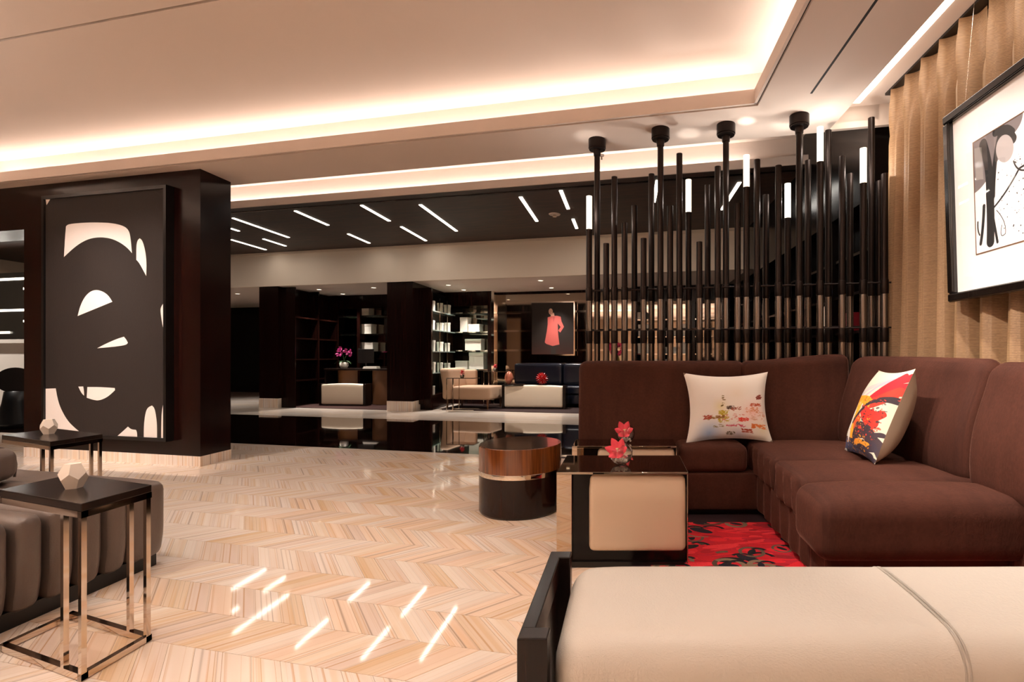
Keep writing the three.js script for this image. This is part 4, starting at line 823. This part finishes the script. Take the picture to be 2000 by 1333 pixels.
// ================================================================ LIBRARY FURNITURE
function creamBench(label, x, z, w, turn, q = 0.22) {
  const o = thing('cream_bench', label, 'bench', [x, 0, z], turn, 'cream benches in the library');
  mesh('cushion', soft(-w / 2, w / 2, 0.04, 0.47, -q, 0, 0.03, (v) => { v.y += 0.02 * Math.max(0, 1 - (v.x / (w / 2)) ** 2) * smooth(0.3, 0.47, v.y); }, [24, 10, 10]), M.creamFabric, o);
  for (const s of [-1, 1]) mesh('end_frame', rbx(s > 0 ? w / 2 : -w / 2 - 0.06, s > 0 ? w / 2 + 0.06 : -w / 2, 0, 0.49, -q, -0.02, 0.004), M.blackWood, o);
  mesh('front_rail', rbx(-w / 2, w / 2, 0, 0.04, -q + 0.01, -0.01, 0.004), M.blackWood, o);
}
creamBench('cream upholstered bench in front of the library desk', -6.19, -10.85, 0.98, -0.13);
creamBench('cream upholstered bench in front of the navy sofa', -1.93, -10.24, 1.22, -0.1);
tagged('library_rug', sbx(-7.2, -4.8, 0.0005, 0.01, 9.05, 10.55), std({ color: 0x3a1a12, roughness: 0.95 }), 'dark brown rug under the library desk', 'rug');
tagged('library_rug', sbx(-3.75, 0.6, 0.0005, 0.01, 9.3, 10.55), std({ color: 0x2c1410, roughness: 0.95 }), 'dark brown rug under the armchair and navy sofa', 'rug');
{
  const at = slanted(-5.84, 0, 10.15), o = thing('writing_desk', 'dark desk with curved front panels in the left library bay', 'desk', at.toArray(), -ALONG);
  mesh('top', rbx(-0.95, 0.95, 0.77, 0.81, -0.35, 0.35, 0.006), M.blackWood, o);
  for (const s of [-1, 1]) mesh('curved_panel', new THREE.CylinderGeometry(0.36, 0.36, 0.75, 28, 1, true, -0.8, 1.6).translate(s * 0.45, 0.395, -0.05), (() => { const m = M.oak.clone(); m.side = THREE.DoubleSide; return m; })(), o);
  for (const s of [-1, 1]) mesh('leg_panel', rbx(s * 0.93 - 0.02, s * 0.93 + 0.02, 0, 0.77, -0.33, 0.33, 0.004), M.blackWood, o);
  const c = thing('desk_chair', 'cream high-backed chair behind the library desk', 'chair', slanted(-5.22, 0, 10.55).toArray(), -ALONG);
  mesh('backrest', soft(-0.19, 0.19, 0.5, 1.16, -0.05, 0.05, 0.04, (v) => { v.z += 0.08 * v.x * v.x; }, [12, 14, 6]), M.creamFabric, c);
  mesh('seat', soft(-0.22, 0.22, 0.42, 0.5, -0.05, 0.22, 0.03, null, [10, 6, 10]), M.creamFabric, c);
  for (const [x, z] of [[-0.18, 0], [0.18, 0], [-0.18, 0.2], [0.18, 0.2]]) mesh('leg', cyl(0.016, 0.012, 0.42, 10, x, 0, z), M.oak, c);
  const m = thing('computer_monitor', 'black computer monitor on the library desk', 'monitor', slanted(-5.98, 0.81, 10.15).toArray(), 0.15);
  mesh('screen', rbx(-0.17, 0.17, 0.12, 0.44, -0.012, 0.012, 0.004), M.black, m); mesh('stand', merge([cyl(0.015, 0.015, 0.13, 12, 0, 0.01, -0.01), cyl(0.08, 0.09, 0.01, 20)]), M.black, m);
  const pp = thing('paper_stack', 'small stack of white papers on the library desk', 'papers', slanted(-5.72, 0.81, 9.95).toArray(), 0.1);
  for (let i = 0; i < 4; i++) mesh('sheet', bx(-0.15 + 0.006 * i, 0.15 - 0.004 * i, 0.012 * i, 0.012 * i + 0.011, -0.1, 0.1), M.whiteBox, pp);
  const v = thing('potted_orchid', 'magenta orchid in a white pot on the library desk', 'plant', slanted(-6.42, 0.81, 9.95).toArray());
  mesh('pot', lathe([[0.001, 0], [0.06, 0], [0.09, 0.06], [0.085, 0.12], [0.06, 0.14], [0.055, 0.13]], 28), M.whiteCeramic, v);
  for (const [dx, h] of [[-0.04, 0.4], [0.06, 0.36]]) { const st = mesh('stem', tube([[0, 0.12, 0], [dx * 0.5, h * 0.7, 0], [dx * 2, h, 0.02]], 0.005, 6), M.leaf, v); for (let i = 0; i < 7; i++) for (let k = 0; k < 3; k++) { const q = mesh('blossom', petalGeometry(0.05, 0.045, 0.4).rotateZ(k * 2.1 + i), M.petalMagenta, st); q.position.set(dx * 2 + (rnd() - 0.5) * 0.12, h - 0.1 + 0.16 * rnd(), 0.03 + 0.04 * rnd()); } }
  for (let i = 0; i < 5; i++) mesh('leaf', petalGeometry(0.2, 0.06, 1.2).rotateX(0.5).rotateY(i * 1.3).translate(0, 0.12, 0), M.leaf, v);
}
{
  const o = thing('armchair', 'beige slipper armchair beside the chrome nesting tables', 'armchair', [-3.2, 0, -10.5], -ALONG);
  mesh('seat', soft(-0.34, 0.52, 0.2, 0.47, -0.32, 0.32, 0.05, null, [16, 10, 14]), M.beigeFabric, o);
  mesh('backrest', soft(-0.56, -0.34, 0.2, 0.84, -0.34, 0.34, 0.06, (v) => { v.x -= 0.06 * smooth(0.4, 0.84, v.y); }, [10, 16, 14]), M.beigeFabric, o);
  mesh('wing', soft(-0.42, -0.12, 0.45, 0.8, -0.36, -0.26, 0.04, null, [10, 10, 6]), M.beigeFabric, o);
  for (const [x, z] of [[-0.46, 0.28], [0.44, 0.28], [-0.46, -0.28], [0.44, -0.28]]) mesh('leg', cyl(0.022, 0.014, 0.21, 10, x, 0, z), M.oak, o);
  const nest = (label, x, z, w, h, q) => { const t = thing('nesting_table', label, 'side table', [x, 0, z], -0.1, 'library chrome tables'), b = 0.012;
    mesh('top', rbx(-w / 2, w / 2, h - 0.015, h, -q / 2, q / 2, 0.003), M.mirror, t);
    mesh('frame', merge([bx(-w / 2, w / 2, 0.012, 0.03, -q / 2, -q / 2 + b), bx(-w / 2, w / 2, 0.012, 0.03, q / 2 - b, q / 2), bx(-w / 2, -w / 2 + b, 0.012, 0.03, -q / 2, q / 2)]), M.chrome, t);
    for (const [lx, lz] of [[-1, -1], [-1, 1], [-0.55, 1], [-0.55, -1]]) mesh('leg', bx(lx * w / 2, lx * w / 2 + b, 0.012, h - 0.015, lz > 0 ? q / 2 - b : -q / 2, lz > 0 ? q / 2 : -q / 2 + b), M.chrome, t); };
  nest('low chrome nesting table in front of the beige armchair', -3.28, -10.0, 0.56, 0.66, 0.3);
  nest('taller chrome table right of the beige armchair', -2.86, -10.98, 0.5, 0.76, 0.3);
  const flowers = (label, x, y, z) => { const f = thing('flower_vase', label, 'flowers', [x, y, z], 0, 'red flowers on the library tables');
    mesh('vase', lathe([[0.001, 0], [0.035, 0], [0.045, 0.04], [0.03, 0.07]], 20), M.chrome, f);
    for (let i = 0; i < 16; i++) { const q = mesh('petal', petalGeometry(0.06, 0.045, 0.5).rotateX(rnd() * 1.5).rotateY(i * 0.9), M.petal, f); q.position.set(0, 0.06 + 0.05 * rnd(), 0); } };
  flowers('red flowers on the low chrome nesting table', -3.3, 0.66, -10.0); flowers('red flowers on the taller chrome table', -2.9, 0.76, -10.98);
}
{
  const at = slanted(-1.45, 0, 10.5), o = thing('navy_sofa', 'navy leather sofa below the portrait', 'sofa', at.toArray(), -ALONG);
  mesh('base', rbx(-1.15, 1.15, 0.08, 0.28, -0.3, 0.26, 0.02), M.navyLeather, o);
  for (const x of [-0.575, 0.575]) { mesh('seat_cushion', soft(x - 0.57, x + 0.57, 0.28, 0.46, -0.2, 0.28, 0.04, null, [14, 8, 10]), M.navyLeather, o); mesh('back_cushion', soft(x - 0.57, x + 0.57, 0.46, 0.93, -0.3, -0.12, 0.06, null, [16, 12, 8]), M.navyLeather, o); }
  for (const [x, z] of [[-1.05, 0.22], [1.05, 0.22], [-1.05, -0.25], [1.05, -0.25]]) mesh('leg', cyl(0.02, 0.016, 0.08, 10, x, 0, z), M.chrome, o);
  tagged('tray', rbx(-2.53, -2.13, 0.492, 0.515, -10.46, -10.24, 0.006), M.blackWood, 'dark tray on the end of the cream bench by the navy sofa', 'tray');
  tagged('egg_vase', lathe([[0.001, 0], [0.035, 0.005], [0.085, 0.09], [0.09, 0.14], [0.065, 0.22], [0.02, 0.26], [0.001, 0.262]], 28).translate(-2.45, 0.515, -10.35), M.rose, 'rose copper egg-shaped vase on the bench tray', 'vase');
  const c = thing('coral_ornament', 'red spiky coral ornament on the cream bench', 'ornament', [-1.77, 0.49, -10.36]);
  const ico = new THREE.IcosahedronGeometry(0.1, 2), pts = new Set(), spikes = [new THREE.IcosahedronGeometry(0.085, 1)]; const p = ico.attributes.position, v = new THREE.Vector3(), q = new THREE.Quaternion();
  for (let i = 0; i < p.count; i++) { v.fromBufferAttribute(p, i).normalize(); const key = v.toArray().map((a) => a.toFixed(2)).join(); if (pts.has(key)) continue; pts.add(key); q.setFromUnitVectors(new THREE.Vector3(0, 1, 0), v); spikes.push(new THREE.ConeGeometry(0.02, 0.075, 6).translate(0, 0.1, 0).applyQuaternion(q)); }
  mesh('body', merge(spikes).translate(0, 0.135, 0), M.coral, c);
}
{
  const at = slanted(-0.2, 0, 9.6), t = thing('console_table', 'dark console table holding the pink bouquet behind the poles', 'table', at.toArray(), -ALONG);
  mesh('top', rbx(-0.5, 0.5, 0.86, 0.9, -0.18, 0.18, 0.004), M.blackWood, t); for (const x of [-0.46, 0.46]) mesh('leg', rbx(x - 0.03, x + 0.03, 0, 0.86, -0.16, 0.16, 0.004), M.blackWood, t);
  const f = thing('pink_bouquet', 'bouquet of pink flowers in a yellow vase seen through the poles', 'flowers', [at.x - 0.03, 0.9, at.z]);
  mesh('vase', lathe([[0.001, 0], [0.06, 0], [0.08, 0.1], [0.05, 0.2], [0.055, 0.22]], 24), phys({ color: 0x8a7430, roughness: 0.3 }), f);
  for (let i = 0; i < 34; i++) { const a = rnd() * 6.28, r = 0.17 * Math.sqrt(rnd()), y = 0.22 + 0.22 * rnd(); const fl = mesh('blossom', merge([0, 1, 2, 3, 4].map((k) => petalGeometry(0.055, 0.05, 0.6).rotateX(0.5).rotateZ(k * 1.257))), M.petalPink, f); fl.position.set(r * Math.cos(a), y, r * Math.sin(a)); fl.rotation.set(-0.6 + 0.8 * rnd(), (rnd() - 0.5) * 1.6, 0); }
  for (let i = 0; i < 10; i++) mesh('leaf', petalGeometry(0.2, 0.06, 0.8).rotateX(0.4).rotateY(i * 0.66).translate(0, 0.2, 0), M.leaf, f);
}
renderer.render(scene, camera);
